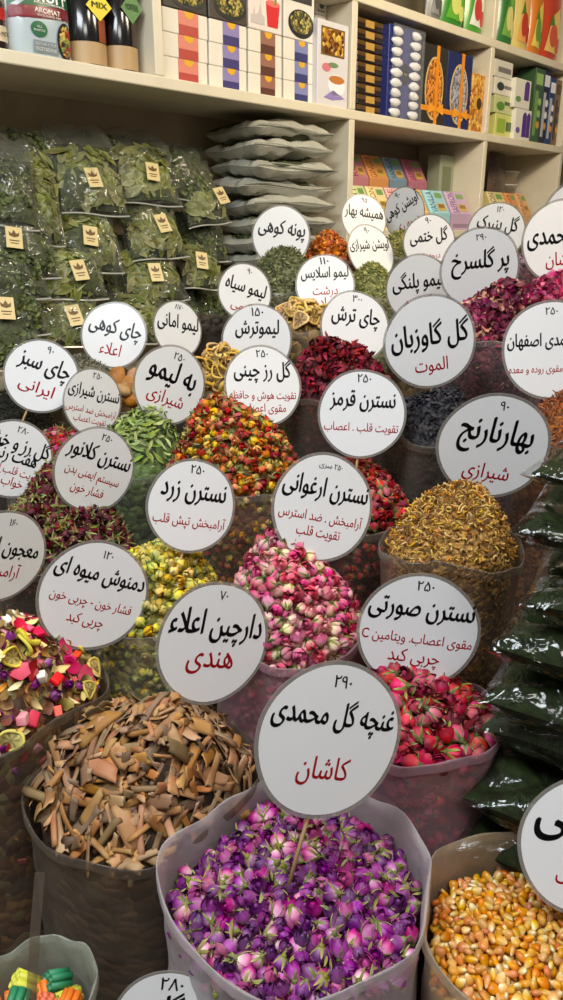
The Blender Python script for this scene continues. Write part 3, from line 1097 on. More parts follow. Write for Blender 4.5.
# key: px, py, width px along the text, height px, depth, roll (deg, clockwise), [(text, size w, v, kind)]
# text size is its width as a share of the diameter; v is the height of its centre, -1..1 of the radius
SIGNS = [
    (330, 740, 150, 162, 0.86, 13, [('۲۹۰', .16, .80, 'p'), ('غنچه گل محمدی', .86, .27, 't'), ('کاشان', .36, -.38, 'd')], 'biggest round sign, black lettering over one red word, standing in the purple rosebuds'),
    (214, 643, 106, 126, 1.07, 12, [('۷۰', .10, .84, 'p'), ('دارچین اعلاء', .84, .22, 't'), ('هندی', .42, -.30, 'd')], 'round sign with two large words above one red word behind the cinnamon bark'),
    (418, 632, 124, 120, 1.03, 7, [('۲۵۰', .18, .86, 'p'), ('نسترن صورتی', .88, .34, 't'), ('مقوی اعصاب. ویتامین C', .92, -.10, 'd'), ('چربی کبد', .42, -.46, 'd')], 'round sign with two red lines of text standing in the magenta rosebuds'),
    (94, 596, 98, 114, 1.21, 20, [('۱۲۰', .12, .82, 'p'), ('دمنوش میوه ای', .84, .36, 't'), ('فشار خون - چربی خون', .76, -.10, 'd'), ('چربی کبد', .34, -.46, 'd')], 'tilted round sign above the fruit tea mix, red writing in two rows'),
    (192, 506, 84, 95, 1.29, 9, [('۲۵۰', .20, .84, 'p'), ('نسترن زرد', .74, .24, 't'), ('آرامبخش تپش قلب', .82, -.32, 'd')], 'round sign between the mixed rosebuds and the yellow rosebuds'),
    (323, 508, 103, 111, 1.19, 11, [('۲۵۰ سری', .30, .82, 'p'), ('نسترن ارغوانی', .86, .30, 't'), ('آرامبخش . ضد استرس', .84, -.14, 'd'), ('تقویت قلب', .44, -.46, 'd')], 'round sign with handwritten price behind the pale pink rosebuds'),
    (95, 470, 66, 88, 1.46, 21, [('۲۵۰', .17, .84, 'p'), ('نسترن کلانور', .82, .30, 't'), ('سیستم ایمنی بدن', .70, -.14, 'd'), ('فشار خون', .42, -.50, 'd')], 'oval looking tilted sign behind the dark maroon rosebuds'),
    (13, 459, 66, 80, 1.5, 20, [('۲۸۰', .18, .82, 'p'), ('گل رز و خشه', .84, .38, 't'), ('هفت رنگ', .60, .04, 't'), ('تقویت قلب اعصاب', .82, -.28, 'd'), ('خواب آور', .44, -.56, 'd')], 'sign cut by the photo edge with two black lines above its red ones'),
    (3, 556, 62, 95, 1.24, 18, [('۱۶۰', .12, .80, 'p'), ('معجون ایرانی', .80, .14, 't'), ('آرامبخش', .50, -.30, 'd')], 'sign half cut by the photo edge in front of the dark maroon rosebuds'),
    (41, 376, 73, 74, 1.78, 21, [('۹۰', .12, .80, 'p'), ('چای سبز', .70, .24, 't'), ('ایرانی', .48, -.34, 'd')], 'glossy round sign over the black tea at the photo edge'),
    (93, 402, 46, 68, 1.79, 10, [('۲۵۰', .20, .84, 'p'), ('نسترن شیرازی', .88, .22, 't'), ('آرامبخش ضد استرس', .86, -.24, 'd'), ('تقویت اعصاب', .56, -.56, 'd')], 'narrow looking sign tucked between the green leaves and the glossy tea sign'),
    (114, 335, 67, 67, 2.04, 14, [('چای کوهی', .80, .14, 't'), ('اعلاء', .32, -.42, 'd')], 'round sign right below the leaf bags with no price on it'),
    (178, 329, 44, 57, 2.06, 2, [('۸۷۰', .22, .84, 'p'), ('لیمو امانی', .84, .16, 't')], 'small sign below the leaf bags behind the green leaf sign'),
    (170, 385, 64, 80, 1.69, 19, [('۲۵۰', .20, .80, 'p'), ('به لیمو', .68, .22, 't'), ('شیرازی', .52, -.34, 'd')], 'round sign standing in the heap of long green leaves'),
    (245, 292, 53, 57, 2.1, 13, [('۹۰', .12, .80, 'p'), ('لیمو سیاه', .76, .10, 't'), ('گرمی', .40, -.52, 'd')], 'small bluish sign left of the mint heap'),
    (257, 340, 71, 70, 1.91, 1, [('۱۵۰', .22, .84, 'p'), ('لیموترش', .62, .28, 't')], 'round sign with one black word behind the sign of the mixed rosebuds'),
    (263, 386, 77, 82, 1.6, -2, [('۲۵۰', .20, .86, 'p'), ('گل رز چینی', .74, .34, 't'), ('تقویت هوش و حافظه', .86, -.22, 'd'), ('مقوی اعصاب', .58, -.56, 'd')], 'round sign standing behind the heap of orange mixed rosebuds'),
    (362, 414, 89, 88, 1.37, 3, [('۲۵۰', .20, .86, 'p'), ('نسترن قرمز', .74, .26, 't'), ('تقویت قلب . اعصاب', .84, -.30, 'd')], 'round sign between the red rosebuds and the dark red hibiscus'),
    (281, 236, 59, 58, 2.34, 8, [('پونه کوهی', .80, .16, 't'), ('اعلاء', .34, -.50, 'd')], 'round sign in front of the pile of flat bags behind the mint heap'),
    (325, 284, 60, 60, 2.13, -2, [('۱۱۰', .20, .84, 'p'), ('لیمو اسلایس', .80, .32, 't'), ('درشت', .42, -.24, 'd'), ('اعلاء', .34, -.66, 'd')], 'round sign with two red words behind the sliced dried limes'),
    (355, 327, 71, 73, 1.83, 5, [('۳۰۰', .18, .84, 'p'), ('چای ترش', .70, .22, 't'), ('مکی', .38, -.52, 'd')], 'round sign standing behind the dark red hibiscus'),
    (430, 342, 94, 88, 1.53, -8, [('گل گاوزبان', .84, .10, 't'), ('الموت', .36, -.52, 'd')], 'large round sign standing in the blue-black borage flowers'),
    (493, 447, 113, 101, 1.24, 9, [('۹۰', .10, .84, 'p'), ('بهارنارنج', .66, .16, 't'), ('شیرازی', .42, -.50, 'd')], 'big round sign standing behind the golden brown orange blossom'),
    (551, 350, 99, 98, 1.43, -2, [('۲۵۰', .16, .84, 'p'), ('گل محمدی اصفهان', .92, .16, 't'), ('آرامبخش مقوی روده و معده', .88, -.36, 'd')], 'glossy sign cut by the photo edge behind the orange-brown shreds'),
    (480, 269, 81, 73, 1.82, -5, [('۲۹۰', .16, .82, 'p'), ('پر گلسرخ', .72, .12, 't')], 'round sign standing behind the deep purple-red petals'),
    (418, 288, 66, 60, 2.02, -7, [('لیمو پلنگی', .78, .14, 't'), ('کنده', .44, -.40, 'd')], 'sign partly hidden behind the borage sign and the purple petal sign'),
    (371, 252, 50, 57, 2.40, -12, [('۹۰', .14, .84, 'p'), ('آویشن شیرازی', .88, .24, 't')], 'pale tilted sign standing behind the oregano'),
    (364, 219, 47, 50, 2.60, 1, [('۹۵', .16, .82, 'p'), ('همیشه بهار', .86, .20, 't')], 'small sign standing behind the marigold petals'),
    (404, 213, 33, 50, 2.68, -20, [('۹۰', .16, .82, 'p'), ('آویشن کوهی', .88, .26, 't'), ('درجه یک', .60, -.50, 'd')], 'narrow tilted grey sign in front of the tea boxes'),
    (429, 242, 53, 51, 2.40, -6, [('۹۰', .14, .84, 'p'), ('گل ختمی', .72, .18, 't'), ('درجه یک', .40, -.52, 'd')], 'grey sign in front of the pastel tea boxes with two black words'),
    (496, 233, 59, 54, 2.28, 6, [('۱۲۰', .16, .82, 'p'), ('گل پنیرک', .70, .24, 't')], 'cream sign standing above the deep purple-red petals near the shelf upright'),
    (562, 242, 82, 80, 2.0, -4, [('گل محمدی', .86, .12, 't'), ('کاشان', .40, -.42, 'd')], 'sign standing behind the bright pinkish red petals'),
    (583, 223, 88, 80, 2.10, -3, [('بابونک', .86, .22, 't')], 'sign cut by the photo edge behind the sign of the bright petals'),
    (588, 846, 142, 142, 0.84, 3, [('دریایی', .78, .40, 't'), ('درجه یک', .44, -.45, 'd')], 'big sign cut by the photo edge standing in the corn'),
    (164, 1023, 106, 108, 0.80, 12, [('۲۸۰', .28, .80, 'p'), ('گل', .3, .2, 't')], 'sign of which only the top arc and price show between cinnamon and rosebud sacks'),
]
sign_discs = []
for (px, py, w, h, z, roll, lines, lab) in SIGNS:
    Dpx = max(w, h)
    R = Dpx * z / FPX / 2
    c = at(px, py, z)
    th = math.radians(roll)
    u = math.cos(th) * XC - math.sin(th) * YC
    v = math.sin(th) * XC + math.cos(th) * YC
    n = -FW
    al = math.acos(min(1, w / Dpx)) * (1 if px < 400 else -1)
    n, u = math.cos(al) * n + math.sin(al) * u, math.cos(al) * u - math.sin(al) * n
    be = -math.acos(min(1, h / Dpx))
    n, v = math.cos(be) * n + math.sin(be) * v, math.cos(be) * v - math.sin(be) * n
    M = np.eye(4); M[:3, 0] = u; M[:3, 1] = v; M[:3, 2] = n; M[:3, 3] = c
    root = bpy.data.objects.new('round_sign', None)
    COL.objects.link(root)
    root.empty_display_size = 0.02
    root.matrix_world = Matrix(M.tolist())
    tag(root, lab, 'sign', 'round laminated price signs')
    N = 64
    g = np.random.default_rng(int(px))
    pa = g.uniform(0, 6.28, 3)
    def rad(k, q):
        a = 2 * math.pi * k / N
        return R * q * (1 + 0.006 * math.sin(3 * a + pa[0]) + 0.005 * math.sin(5 * a + pa[1]))
    def disc(q, z0, z1, q_in=None):
        mb = MB()
        ring = lambda qq, zz: [(rad(k, qq) * math.cos(2 * math.pi * k / N), rad(k, qq) * math.sin(2 * math.pi * k / N), zz) for k in range(N)]
        if q_in is None:
            mb.add(ring(q, z0) + ring(q, z1), [tuple(reversed(range(N))), tuple(range(N, 2 * N))] + [(k, (k + 1) % N, N + (k + 1) % N, N + k) for k in range(N)])
        else:
            mb.add(ring(q, z0) + ring(q, z1) + ring(q_in, z1) + ring(q_in, z0),
                   [(a * N + k, a * N + (k + 1) % N, ((a + 1) % 4) * N + (k + 1) % N, ((a + 1) % 4) * N + k) for a in range(4) for k in range(N)])
        return mb
    paper = disc(0.945, -0.0004, 0.0004).build('paper_disc', [PAPER], root, False)
    disc(1.0, -0.0005, 0.0003, 0.947).build('laminate_rim', [LAMI], root, False)
    for (t, tw, tv, kind) in lines:
        tw *= 0.78 if kind == 'p' else 1.0
        s = shape(t)
        vv = text_tmpl(s)[0]
        d = vv.max(0) - vv.min(0)
        wd = min(tw * 1.06 * 2 * R * 0.94, 2 * 0.9 * R * math.sqrt(max(0.05, 1 - (tv * .92) ** 2)))
        asp = {'p': 1.05, 't': 1.62, 'd': 1.35}[kind]
        ht = wd * d[1] / d[0] * asp
        ht = min(ht, 2 * R * {'p': .12, 't': .37, 'd': .21}[kind])
        text_mesh({'p': 'price_lettering', 't': 'title_lettering', 'd': 'description_lettering'}[kind], s, RED if kind == 'd' else INK,
                  wd, ht, 0, (tv + {'p': 0, 't': .05, 'd': -.05}[kind]) * R * 0.92, paper, bold=0.0065 if kind == 't' else 0.003)
    MB().tube([(0.1 * R, 0.35 * R, -0.0035), (-0.03 * R, -R, -0.0045), (-0.06 * R, -R - 0.085, -0.008)], 0.0024, 7).build('skewer', [WOODS], root)
    sign_discs.append((c, n, R))
# ------------------------------------------------------------------ shelf unit along the wall
EXTRA_OCC = []
LAM = plain('cream laminate board', (218, 208, 184), 0.5, noise=0.05, nscale=9)
LAMB = plain('cream laminate back', (176, 160, 132), 0.6, noise=0.08, nscale=7)
shelf = thing('shelf_unit', 'tall cream laminate shelf unit full of packaged goods behind the sacks', 'shelf unit', wl(0, 0, 0), WROT)
TH = 0.032; DEP = 0.36
U0, U1 = 0.66, 4.98
for u in (U0, U1):
    MB().box(u - TH / 2, u + TH / 2, 0, DEP, 0, 2.86, bev=0.003).build('side_panel', [LAM], shelf, False)
MB().box(U0 + TH / 2, U1 - TH / 2, DEP + 0.001, DEP + 0.013, 0.0, 2.86).build('back_panel', [LAMB], shelf, False)
ZS = {'low': 1.18, 'tea': 1.62, 'mid': 2.04, 'top': 2.42}
uD = [1.58, 2.48, 3.48, 4.30]
for z, a, b in ((0.12, U0, U1), (0.62, U0, U1), (1.18, U0, 2.48), (1.18, 2.48, U1), (1.62, 2.48, U1), (2.04, U0, U1), (2.42, U0, U1), (2.86, U0, U1)):
    MB().box(a + TH / 2 + 0.0005, b - TH / 2 - 0.0005, 0.0, DEP, z - TH, z, bev=0.003).build('shelf_board', [LAM], shelf, False)
for u, zr in ((1.58, ((2.04, 2.42), (2.42, 2.86))), (2.48, ((0.12, 0.62), (0.62, 1.18), (1.18, 2.04), (2.04, 2.42), (2.42, 2.86))), (3.48, ((1.18, 1.62), (1.62, 2.04), (2.04, 2.42), (2.42, 2.86))), (4.30, ((1.62, 2.04), (2.04, 2.42), (2.42, 2.86)))):
    for a, b in zr:
        MB().box(u - TH / 2, u + TH / 2, 0.001, DEP, a + 0.0003, b - TH - 0.0003, bev=0.003).build('divider', [LAM], shelf, False)

_PM = {}


def cm(c, rough=0.4, coat=0.1, noise=0.0):
    k = tuple(c) + (rough, noise)
    if k not in _PM:
        _PM[k] = plain('print %02x%02x%02x %d%d' % (c[0], c[1], c[2], rough * 100, noise * 100), c, rough, 0.5, coat, noise=noise, nscale=70)
    return _PM[k]


class Item:
    """goods standing on a shelf: the front plane is where the photo shows it, all prints are placed on that plane"""
    def __init__(s, name, label, cat, px0, px1, ytop, zs, depth=0.08, w=-0.03, group=None, z0=None, pymid=None):
        ym = pymid if pymid is not None else 100
        s.w = w; s.zs = zs if z0 is None else z0
        s.u0 = s.uat(px0); s.u1 = s.uat(px1)
        for ud in uD:                         # goods stay clear of the uprights
            if s.u0 < ud + 0.019 and s.u1 > ud - 0.019:
                if (s.u0 + s.u1) / 2 < ud:
                    s.u1 = min(s.u1, ud - 0.019)
                else:
                    s.u0 = max(s.u0, ud + 0.019)
        s.W = s.u1 - s.u0
        s.cx = (s.u0 + s.u1) / 2
        s.H = pix_wall((px0 + px1) / 2, ytop, w)[1] - s.zs
        s.D = depth
        s.H = min(s.H, 0.385 if s.zs >= 2.4 else 0.34 if s.zs >= 2.0 else 0.38)
        s.root = thing(name, label, cat, wl(s.cx, w, s.zs + 0.0008), WROT, group)

    def uat(s, px):
        # the column px on the front plane at the item's foot
        y = 100.0
        for _ in range(30):
            u, z = pix_wall(px, y, s.w)
            y += (z - s.zs) * 250
        return u

    def loc(s, px, py):
        u, z = pix_wall(px, py, s.w)
        return u - s.cx, z - s.zs - 0.0008

    def body(s, name, m, x0=None, x1=None, z0=0.0, z1=None, y1=None, bev=0.002, y0=0.0):
        return MB().box(-s.W / 2 if x0 is None else x0, s.W / 2 if x1 is None else x1, y0, s.D if y1 is None else y1, z0, s.H if z1 is None else z1, bev=bev).build(name, [m], s.root, False)

    def panel(s, name, x0, x1, z0, z1, c, lay=1, y=None):
        """print rectangle in shares of the front face"""
        if hasattr(s, 'belly'):
            return s.poly(name, [(x0, z0), (x1, z0), (x1, z1), (x0, z1)], c, lay)
        f = -0.0005 * lay if y is None else y
        return MB().box(-s.W / 2 + x0 * s.W, -s.W / 2 + x1 * s.W, f - 0.0004, f + 0.0004, z0 * s.H, z1 * s.H).build(name, [cm(c) if isinstance(c, tuple) else c], s.root, False)

    def oval(s, name, cx, cz, rx, rz, c, lay=2, n=28, ang=None):
        f = -0.0005 * lay
        if hasattr(s, 'belly'):
            return on_belly(s, [(-s.W / 2 + (cx + rx * math.cos(a)) * s.W, cz * s.H + rz * s.H * math.sin(a)) for a in np.linspace(0, 2 * math.pi, n, endpoint=False)], lay).build(name, [cm(c) if isinstance(c, tuple) else c], s.root)
        pts = [(-s.W / 2 + (cx + rx * math.cos(a)) * s.W, cz * s.H + rz * s.H * math.sin(a)) for a in np.linspace(0, 2 * math.pi, n, endpoint=False)]
        return MB().prism(pts, f - 0.0004, f + 0.0004).build(name, [cm(c) if isinstance(c, tuple) else c], s.root, False)

    def poly(s, name, pts, c, lay=2):
        f = -0.0005 * lay
        if hasattr(s, 'belly'):
            return on_belly(s, [(-s.W / 2 + x * s.W, z * s.H) for x, z in pts], lay).build(name, [cm(c) if isinstance(c, tuple) else c], s.root)
        return MB().prism([(-s.W / 2 + x * s.W, z * s.H) for x, z in pts], f - 0.0004, f + 0.0004).build(name, [cm(c) if isinstance(c, tuple) else c], s.root, False)

    def text(s, body, cx, cz, w, h, c, lay=4, name='print_lettering', arabic=False):
        o = text_mesh(name, shape(body) if arabic else body, cm(c), w * s.W, h * s.H, -s.W / 2 + cx * s.W, cz * s.H, s.root, z=0.0006 * lay, thick=0.0002, bold=0.004, plane='xz')
        if hasattr(s, 'belly'):
            for v in o.data.vertices:
                v.co.y += s.belly(v.co.x, v.co.z)
        return o


def on_belly(it, pts, lay):
    """a print that follows the curved front of a pouch"""
    pts = np.array(pts, float); c = pts.mean(0)
    dense = []
    for i in range(len(pts)):
        for t in np.linspace(0, 1, 6, endpoint=False):
            dense.append(pts[i] * (1 - t) + pts[(i + 1) % len(pts)] * t)
    dense = np.array(dense); n = len(dense)
    v, f = [], []
    for q in (1.0, .75, .5, .25, .02):
        for d in dense:
            x, z = c + (d - c) * q
            v.append((x, it.belly(x, z) - 0.0006 * lay, z))
    for r in range(4):
        for i in range(n):
            j = (i + 1) % n
            f.append((r * n + i, r * n + j, (r + 1) * n + j, (r + 1) * n + i))
    f.append(tuple(4 * n + i for i in range(n)))
    return MB().add(v, f)


def pouch_body(it, name, m, bulge=0.03):
    def belly(x, z):
        q = max(-1, min(1, x / (it.W / 2))); t = max(0, min(1, z / it.H))
        return it.D / 2 - bulge * (1 - q ** 4) * (math.sin(math.pi * min(1, t * 0.75 + 0.22)) ** 0.7) - 0.0004
    it.belly = belly
    return pouch_mesh(it, name, m, bulge)


def pouch_mesh(it, name, m, bulge=0.03):
    """stand-up pouch: flat seams at top and sides, belly in front and behind"""
    nx, nz = 9, 13
    P = np.zeros((2, nz, nx, 3))
    for i in range(nz):
        t = i / (nz - 1)
        for j in range(nx):
            q = -1 + 2 * j / (nx - 1)
            b = bulge * (1 - q ** 4) * (math.sin(math.pi * min(1, t * 0.75 + 0.22)) ** 0.7)
            P[0, i, j] = (q * it.W / 2, it.D / 2 - b, t * it.H)
            P[1, i, j] = (q * it.W / 2, it.D / 2 + b + 0.001, t * it.H)
    mb = MB()
    mb.grid(P[0], 0); mb.grid(P[1][:, ::-1], 0)
    return mb.build(name, [m], it.root)


FOOD = speckle_mat('printed food picture', [(120, 150, 60), (200, 90, 50), (60, 40, 30), (210, 180, 90), (150, 50, 40), (90, 110, 50)], 110, 0.4)
RICE = speckle_mat('printed noodle picture', [(60, 70, 30), (150, 130, 60), (90, 90, 40), (190, 170, 90), (40, 40, 24)], 130, 0.4)
WHITE = (226, 220, 206)

# --- first bay: seasonings
M_ = ZS['mid']
it = Item('seasoning_jar', 'dark seasoning jar with a red badge at the photo edge on the top-left shelf', 'jar', -16, 15, -10, M_, 0.07)
MB().lathe([(it.W / 2 * .97, 0), (it.W / 2, .006), (it.W / 2, it.H * .8), (it.W / 2 * .8, it.H * .88), (it.W / 2 * .8, it.H)], 28, c=(0, it.W / 2, 0)).build('jar_body', [cm((44, 26, 22), .2)], it.root)
def wrap(it, name, z0, z1, c, a0=-0.95, a1=0.95, r=1.012):
    P = np.array([[(it.W / 2 * r * math.sin(a), it.W / 2 - it.W / 2 * r * math.cos(a), z * it.H) for a in np.linspace(a0 * 1.5, a1 * 1.5, 14)] for z in (z0, z1)])
    return MB().grid(P, 0).build(name, [cm(c)], it.root)
wrap(it, 'badge', .52, .72, (186, 34, 30), -.3, .9); wrap(it, 'label', .16, .42, (214, 200, 170), -.9, .9)
it.text('SEED MIX', .55, .28, .6, .08, (50, 30, 24), name='jar_lettering')

it = Item('seasoning_pouch', 'large green and silver seasoning pouch with a food oval on the top-left shelf', 'pouch', 17, 79, -34, M_, 0.07)
pouch_body(it, 'pouch_body', cm((176, 190, 196), .25), 0.030)
it.D_ = it.D
def pz(py, px=48):
    return it.loc(px, py)[1] / it.H
it.poly('green_band', [(.01, .53), (.99, .60), (.99, .99), (.01, .99)], (20, 92, 58), 2)
it.poly('maroon_band', [(.01, .40), (.99, .47), (.99, .60), (.01, .53)], (122, 26, 40), 2)
it.text('Knorr', .58, .685, .70, .15, (240, 240, 236), 5); it.text('PROFESSIONAL', .62, .595, .52, .022, (236, 236, 230), 5)
it.text('AROMAT', .56, .515, .42, .055, (244, 232, 226), 5); it.text('SEASONING MIX', .58, .463, .40, .026, (244, 232, 226), 5)
it.oval('badge', .40, .31, .13, .085, (24, 100, 62), 3); it.text('ALL', .40, .335, .09, .025, (240, 240, 236), 6); it.text('PURPOSE', .40, .295, .18, .025, (240, 240, 236), 6)
it.panel('text_panel', .30, .70, .06, .19, (132, 142, 146), 3); it.text('SUITABLE FOR', .49, .152, .34, .03, (228, 232, 232), 6); it.text('VEGETARIANS', .49, .10, .34, .04, (228, 232, 232), 6)
it.oval('food_rim', .84, .23, .16, .20, (24, 22, 20), 4); it.oval('food_picture', .85, .23, .135, .175, FOOD, 5)

for (p0, p1, lab, lc, word) in ((81, 116, 'black spice bottle with a yellow diamond label beside the silver pouch', (226, 206, 40), 'MIX'), (117, 146, 'black spice bottle with a green diamond label beside the shelf upright', (82, 128, 66), 'MONTREAL')):
    it = Item('spice_bottle', lab, 'bottle', p0, p1, -30, M_, 0.07)
    r = it.W / 2
    MB().lathe([(r * .96, 0), (r, .005), (r, it.H * .88), (r * .8, it.H * .93), (r * .8, it.H)], 30, c=(0, r, 0)).build('bottle_body', [cm((26, 24, 26), .15)], it.root)
    wrap(it, 'powder_window', .03, .26, (176, 146, 104)); wrap(it, 'seed_window', .27, .52, (150, 74, 34) if word == 'MIX' else (60, 44, 30), .1, .8)
    it.poly('diamond_label', [(.25, .62), (.62, .80), (.98, .64), (.62, .48)], lc, 3)
    it.poly('top_badge', [(.3, .82), (.62, .92), (.95, .84), (.62, .76)], (176, 52, 30), 4)
    it.text(word, .62, .64, .44, .06, (40, 60, 20), 6)
    it.text('GOLD', .62, .84, .4, .05, (240, 214, 110), 6)

# --- second bay: white boxes with coloured sleeves, picture boxes on top
cols = [(163, 208, (178, 70, 60), (214, 130, 112), 'red', 0), (210, 247, (64, 58, 112), (140, 128, 178), 'violet', 1), (249, 282, (92, 54, 44), (150, 104, 86), 'brown', 2), (284, 314, (58, 60, 112), (128, 132, 178), 'blue', 3)]
BOXH = 0.062
rows = ('lowest', 'middle', 'topmost')
for (p0, p1, dark, lite, word, ci) in cols:
    for r in range(3):
        it = Item('tea_box', f'{rows[r]} white box with {word} sleeve in the stacked boxes of the second bay', 'box', p0, p1, 60, M_, 0.16, w=-0.035, group='white boxes with coloured sleeves', z0=M_ + r * (BOXH + 0.0012))
        it.H = BOXH
        it.body('carton', cm(WHITE))
        it.panel('sleeve', .34, .78, 0.0, 1.0, dark if r == 0 else dark, 1)
        it.panel('sleeve_top', .34, .78, .42, 1.0, lite, 2)
        it.poly('crest', [(.46, 1.0), (.68, 1.0), (.66, .8), (.57, .7), (.48, .8)], (222, 168, 40), 3)
pic = [(163, 207, -32, 'dark picture box with a green food bowl on the red sleeved boxes', (54, 50, 46), 'bowl'), (209, 247, -24, 'picture box with a round noodle bowl on the violet sleeved boxes', (70, 62, 54), 'bowl'),
       (249, 282, -16, 'white picture box with a red drink glass on the brown sleeved boxes', (226, 214, 206), 'glass'), (284, 314, -8, 'white picture box with a noodle bowl on the blue sleeved boxes', (222, 216, 206), 'bowl')]
for (p0, p1, yt, lab, c, kind) in pic:
    it = Item('picture_box', lab, 'box', p0, p1, yt, M_, 0.15, w=-0.035, group=None, z0=M_ + 3 * (BOXH + 0.0012) + 0.001)
    it.body('carton', cm(c))
    if kind == 'bowl':
        it.oval('bowl_rim', .55, .34, .42, .30, (40, 38, 36), 2); it.oval('food_picture', .55, .37, .36, .24, RICE, 3)
        it.panel('title_print', .1, .9, .78, .95, (110, 30, 30) if p0 < 200 else (60, 60, 56), 2)
    else:
        it.poly('skyline_print', [(.05, .12), (.05, .3), (.12, .3), (.15, .5), (.18, .3), (.28, .36), (.34, .62), (.38, .34), (.46, .3), (.46, .12)], (196, 186, 182), 1)
        it.poly('glass_print', [(.55, .12), (.5, .62), (.92, .62), (.86, .12)], (206, 44, 46), 2); it.oval('drink_top', .71, .62, .21, .07, (226, 110, 100), 3)
        it.poly('straw', [(.74, .6), (.82, .98), (.86, .98), (.8, .6)], (120, 150, 60), 4)
for q in range(2):
    it = Item('carton_box', ('lower' if q == 0 else 'upper') + ' white carton behind the tall window box', 'box', 315, 343, 0, M_, 0.10, w=-0.12, z0=M_ + .26 + q * 0.055)
    it.H = 0.053; it.body('carton', cm(WHITE)); it.oval('crest', .55, .55, .2, .2, (90, 90, 90), 2); it.panel('line_print', .2, .85, .15, .25, (150, 146, 140), 2)
it = Item('carton_box', 'tall plain white carton under the two small ones behind the window box', 'box', 315, 343, 30, M_, 0.10, w=-0.12)
it.H = 0.258; it.body('carton', cm(WHITE)); it.panel('line_print', .2, .8, .6, .64, (150, 146, 140), 2)
it = Item('window_box', 'tall white box with a clear window and a printed cup beside the shelf upright', 'box', 317, 347, 22, M_, 0.07, w=-0.012)
it.body('carton', cm((214, 210, 212)))
it.panel('window_frame', .1, .86, .60, .93, (110, 84, 40), 1); it.panel('window', .14, .82, .62, .91, speckle_mat('nuts behind window', [(190, 140, 40), (130, 80, 20), (220, 180, 80), (90, 50, 16)], 70, .2), 2)
it.oval('cup_print', .62, .26, .28, .13, (236, 236, 240), 2); it.oval('tea_print', .62, .33, .25, .05, (190, 120, 60), 3); it.oval('flower_print', .28, .46, .14, .05, (210, 120, 130), 2)
it.oval('leaf_print', .5, .5, .16, .03, (110, 140, 90), 2); it.poly('ribbon_print', [(.2, .1), (.5, .2), (.9, .12), (.5, .08)], (150, 130, 190), 2)

# --- third bay: gift packs
for q in range(9):
    it = Item('gift_case', ['lowest', 'second lowest', 'third lowest', 'fourth lowest', 'middle', 'fourth from the top', 'third from the top', 'second from the top', 'topmost'][q] + ' dark gold flat case in the stack by the upright', 'case', 357, 384, 60, M_, 0.24, w=-0.05, group='stack of dark gold cases', z0=M_ + q * 0.036)
    it.H = 0.033
    it.body('case_body', cm((44, 34, 28), .2), z1=it.H * .5); it.body('lid', cm((92, 68, 36), .2), z0=it.H * .52)
    it.panel('clasp', .3, .62, .2, .9, (190, 150, 74), 2)
it = Item('knob_pack', 'tall blue pack showing two columns of white knobs under clear film', 'pack', 386, 417, 27, M_, 0.06, w=-0.02)
it.body('tray', cm((36, 44, 110), .25)); it.panel('band', .42, .62, 0.01, .99, (52, 54, 120), 4)
for a in (.22, .80):
    for q in range(9):
        v, f = [], []
        mb = MB(); b = blob(q, 6, 10, it.W * .17, .010, it.H * .047, .15).tmpl()
        k = 0
        mb.add(b['v'] + np.array([-it.W / 2 + a * it.W, -0.006, (q + .55) / 9.1 * it.H]), [tuple(b['l'][i:i + 4]) for i in range(0, 4 * (len(b['t']) - 2), 4)])
        mb.build('white_knob', [cm((232, 232, 234), .35)], it.root)
it.oval('oval_label', .52, .50, .10, .12, (20, 20, 24), 7); it.text('Neyshabur', .52, .5, .1, .03, (220, 214, 190), 9)
it.panel('clear_front', 0, 1, 0, 1, film_mat('clear pack front', (220, 224, 230), 0.03, 0.12, 0.1, bump=0.2, gloss=0.3), y=-0.0185)
for (p0, p1, yt, c, oc, lab) in ((419, 444, 44, (52, 48, 42), (196, 122, 48), 'dark flat case with an orange patterned oval tied by orange ribbon'), (444, 468, 52, (38, 46, 92), (150, 150, 160), 'navy flat case with a silver patterned oval tied by orange ribbon')):
    it = Item('saffron_case', lab, 'case', p0, p1, yt, M_, 0.03, w=-0.025)
    it.body('case_body', cm(c, .2)); it.oval('oval_rim', .5, .46, .36, .40, (210, 180, 120), 2)
    it.oval('oval_picture', .5, .46, .32, .37, speckle_mat('oval weave %d' % p0, [oc, tuple(int(x * .7) for x in oc), tuple(min(255, int(x * 1.2)) for x in oc)], 90, .3), 3)
    it.panel('ribbon', .52, .64, 0, 1, (226, 140, 30), 6); it.panel('ribbon', 0, 1, .17, .235, (226, 140, 30), 7)
    for sgn in (-1, 1):
        it.poly('bow', [(.58, .2), (.58 + sgn * .28, .29), (.58 + sgn * .30, .14)], (236, 156, 40), 9)
it = Item('sweet_pack', 'golden clear-wrapped pack of sweets beside the shelf upright', 'pack', 469, 487, 74, M_, 0.07, w=-0.02)
it.body('pack_body', speckle_mat('golden sweets', [(206, 140, 40), (176, 104, 20), (226, 176, 80)], 60, .25)); it.panel('label', .2, .85, .40, .62, (216, 160, 60), 2); it.oval('badge', .62, .5, .2, .1, (60, 40, 24), 3)
it = Item('gift_case', 'long dark flat case lying on the carton behind the navy case', 'case', 405, 470, 30, M_, 0.12, w=-0.14, z0=M_ + 0.262); it.H = 0.03
it.body('case_body', cm((52, 42, 34), .25)); it.panel('clasp', .4, .55, .1, .9, (150, 120, 70), 2)
it = Item('carton_box', 'brown carton standing behind the ribboned cases', 'box', 408, 466, 50, M_, 0.12, w=-0.14); it.H = 0.258; it.body('carton', cm((84, 62, 44))); it.panel('line_print', .1, .9, .8, .9, (120, 92, 60), 2)
it = Item('gift_case', 'small navy box lying behind the golden pack of sweets', 'case', 468, 484, 60, M_, 0.1, w=-0.12); it.H = 0.215; it.body('case_body', cm((36, 40, 74))); it.panel('clasp', .1, .9, .8, .9, (60, 64, 110), 2)

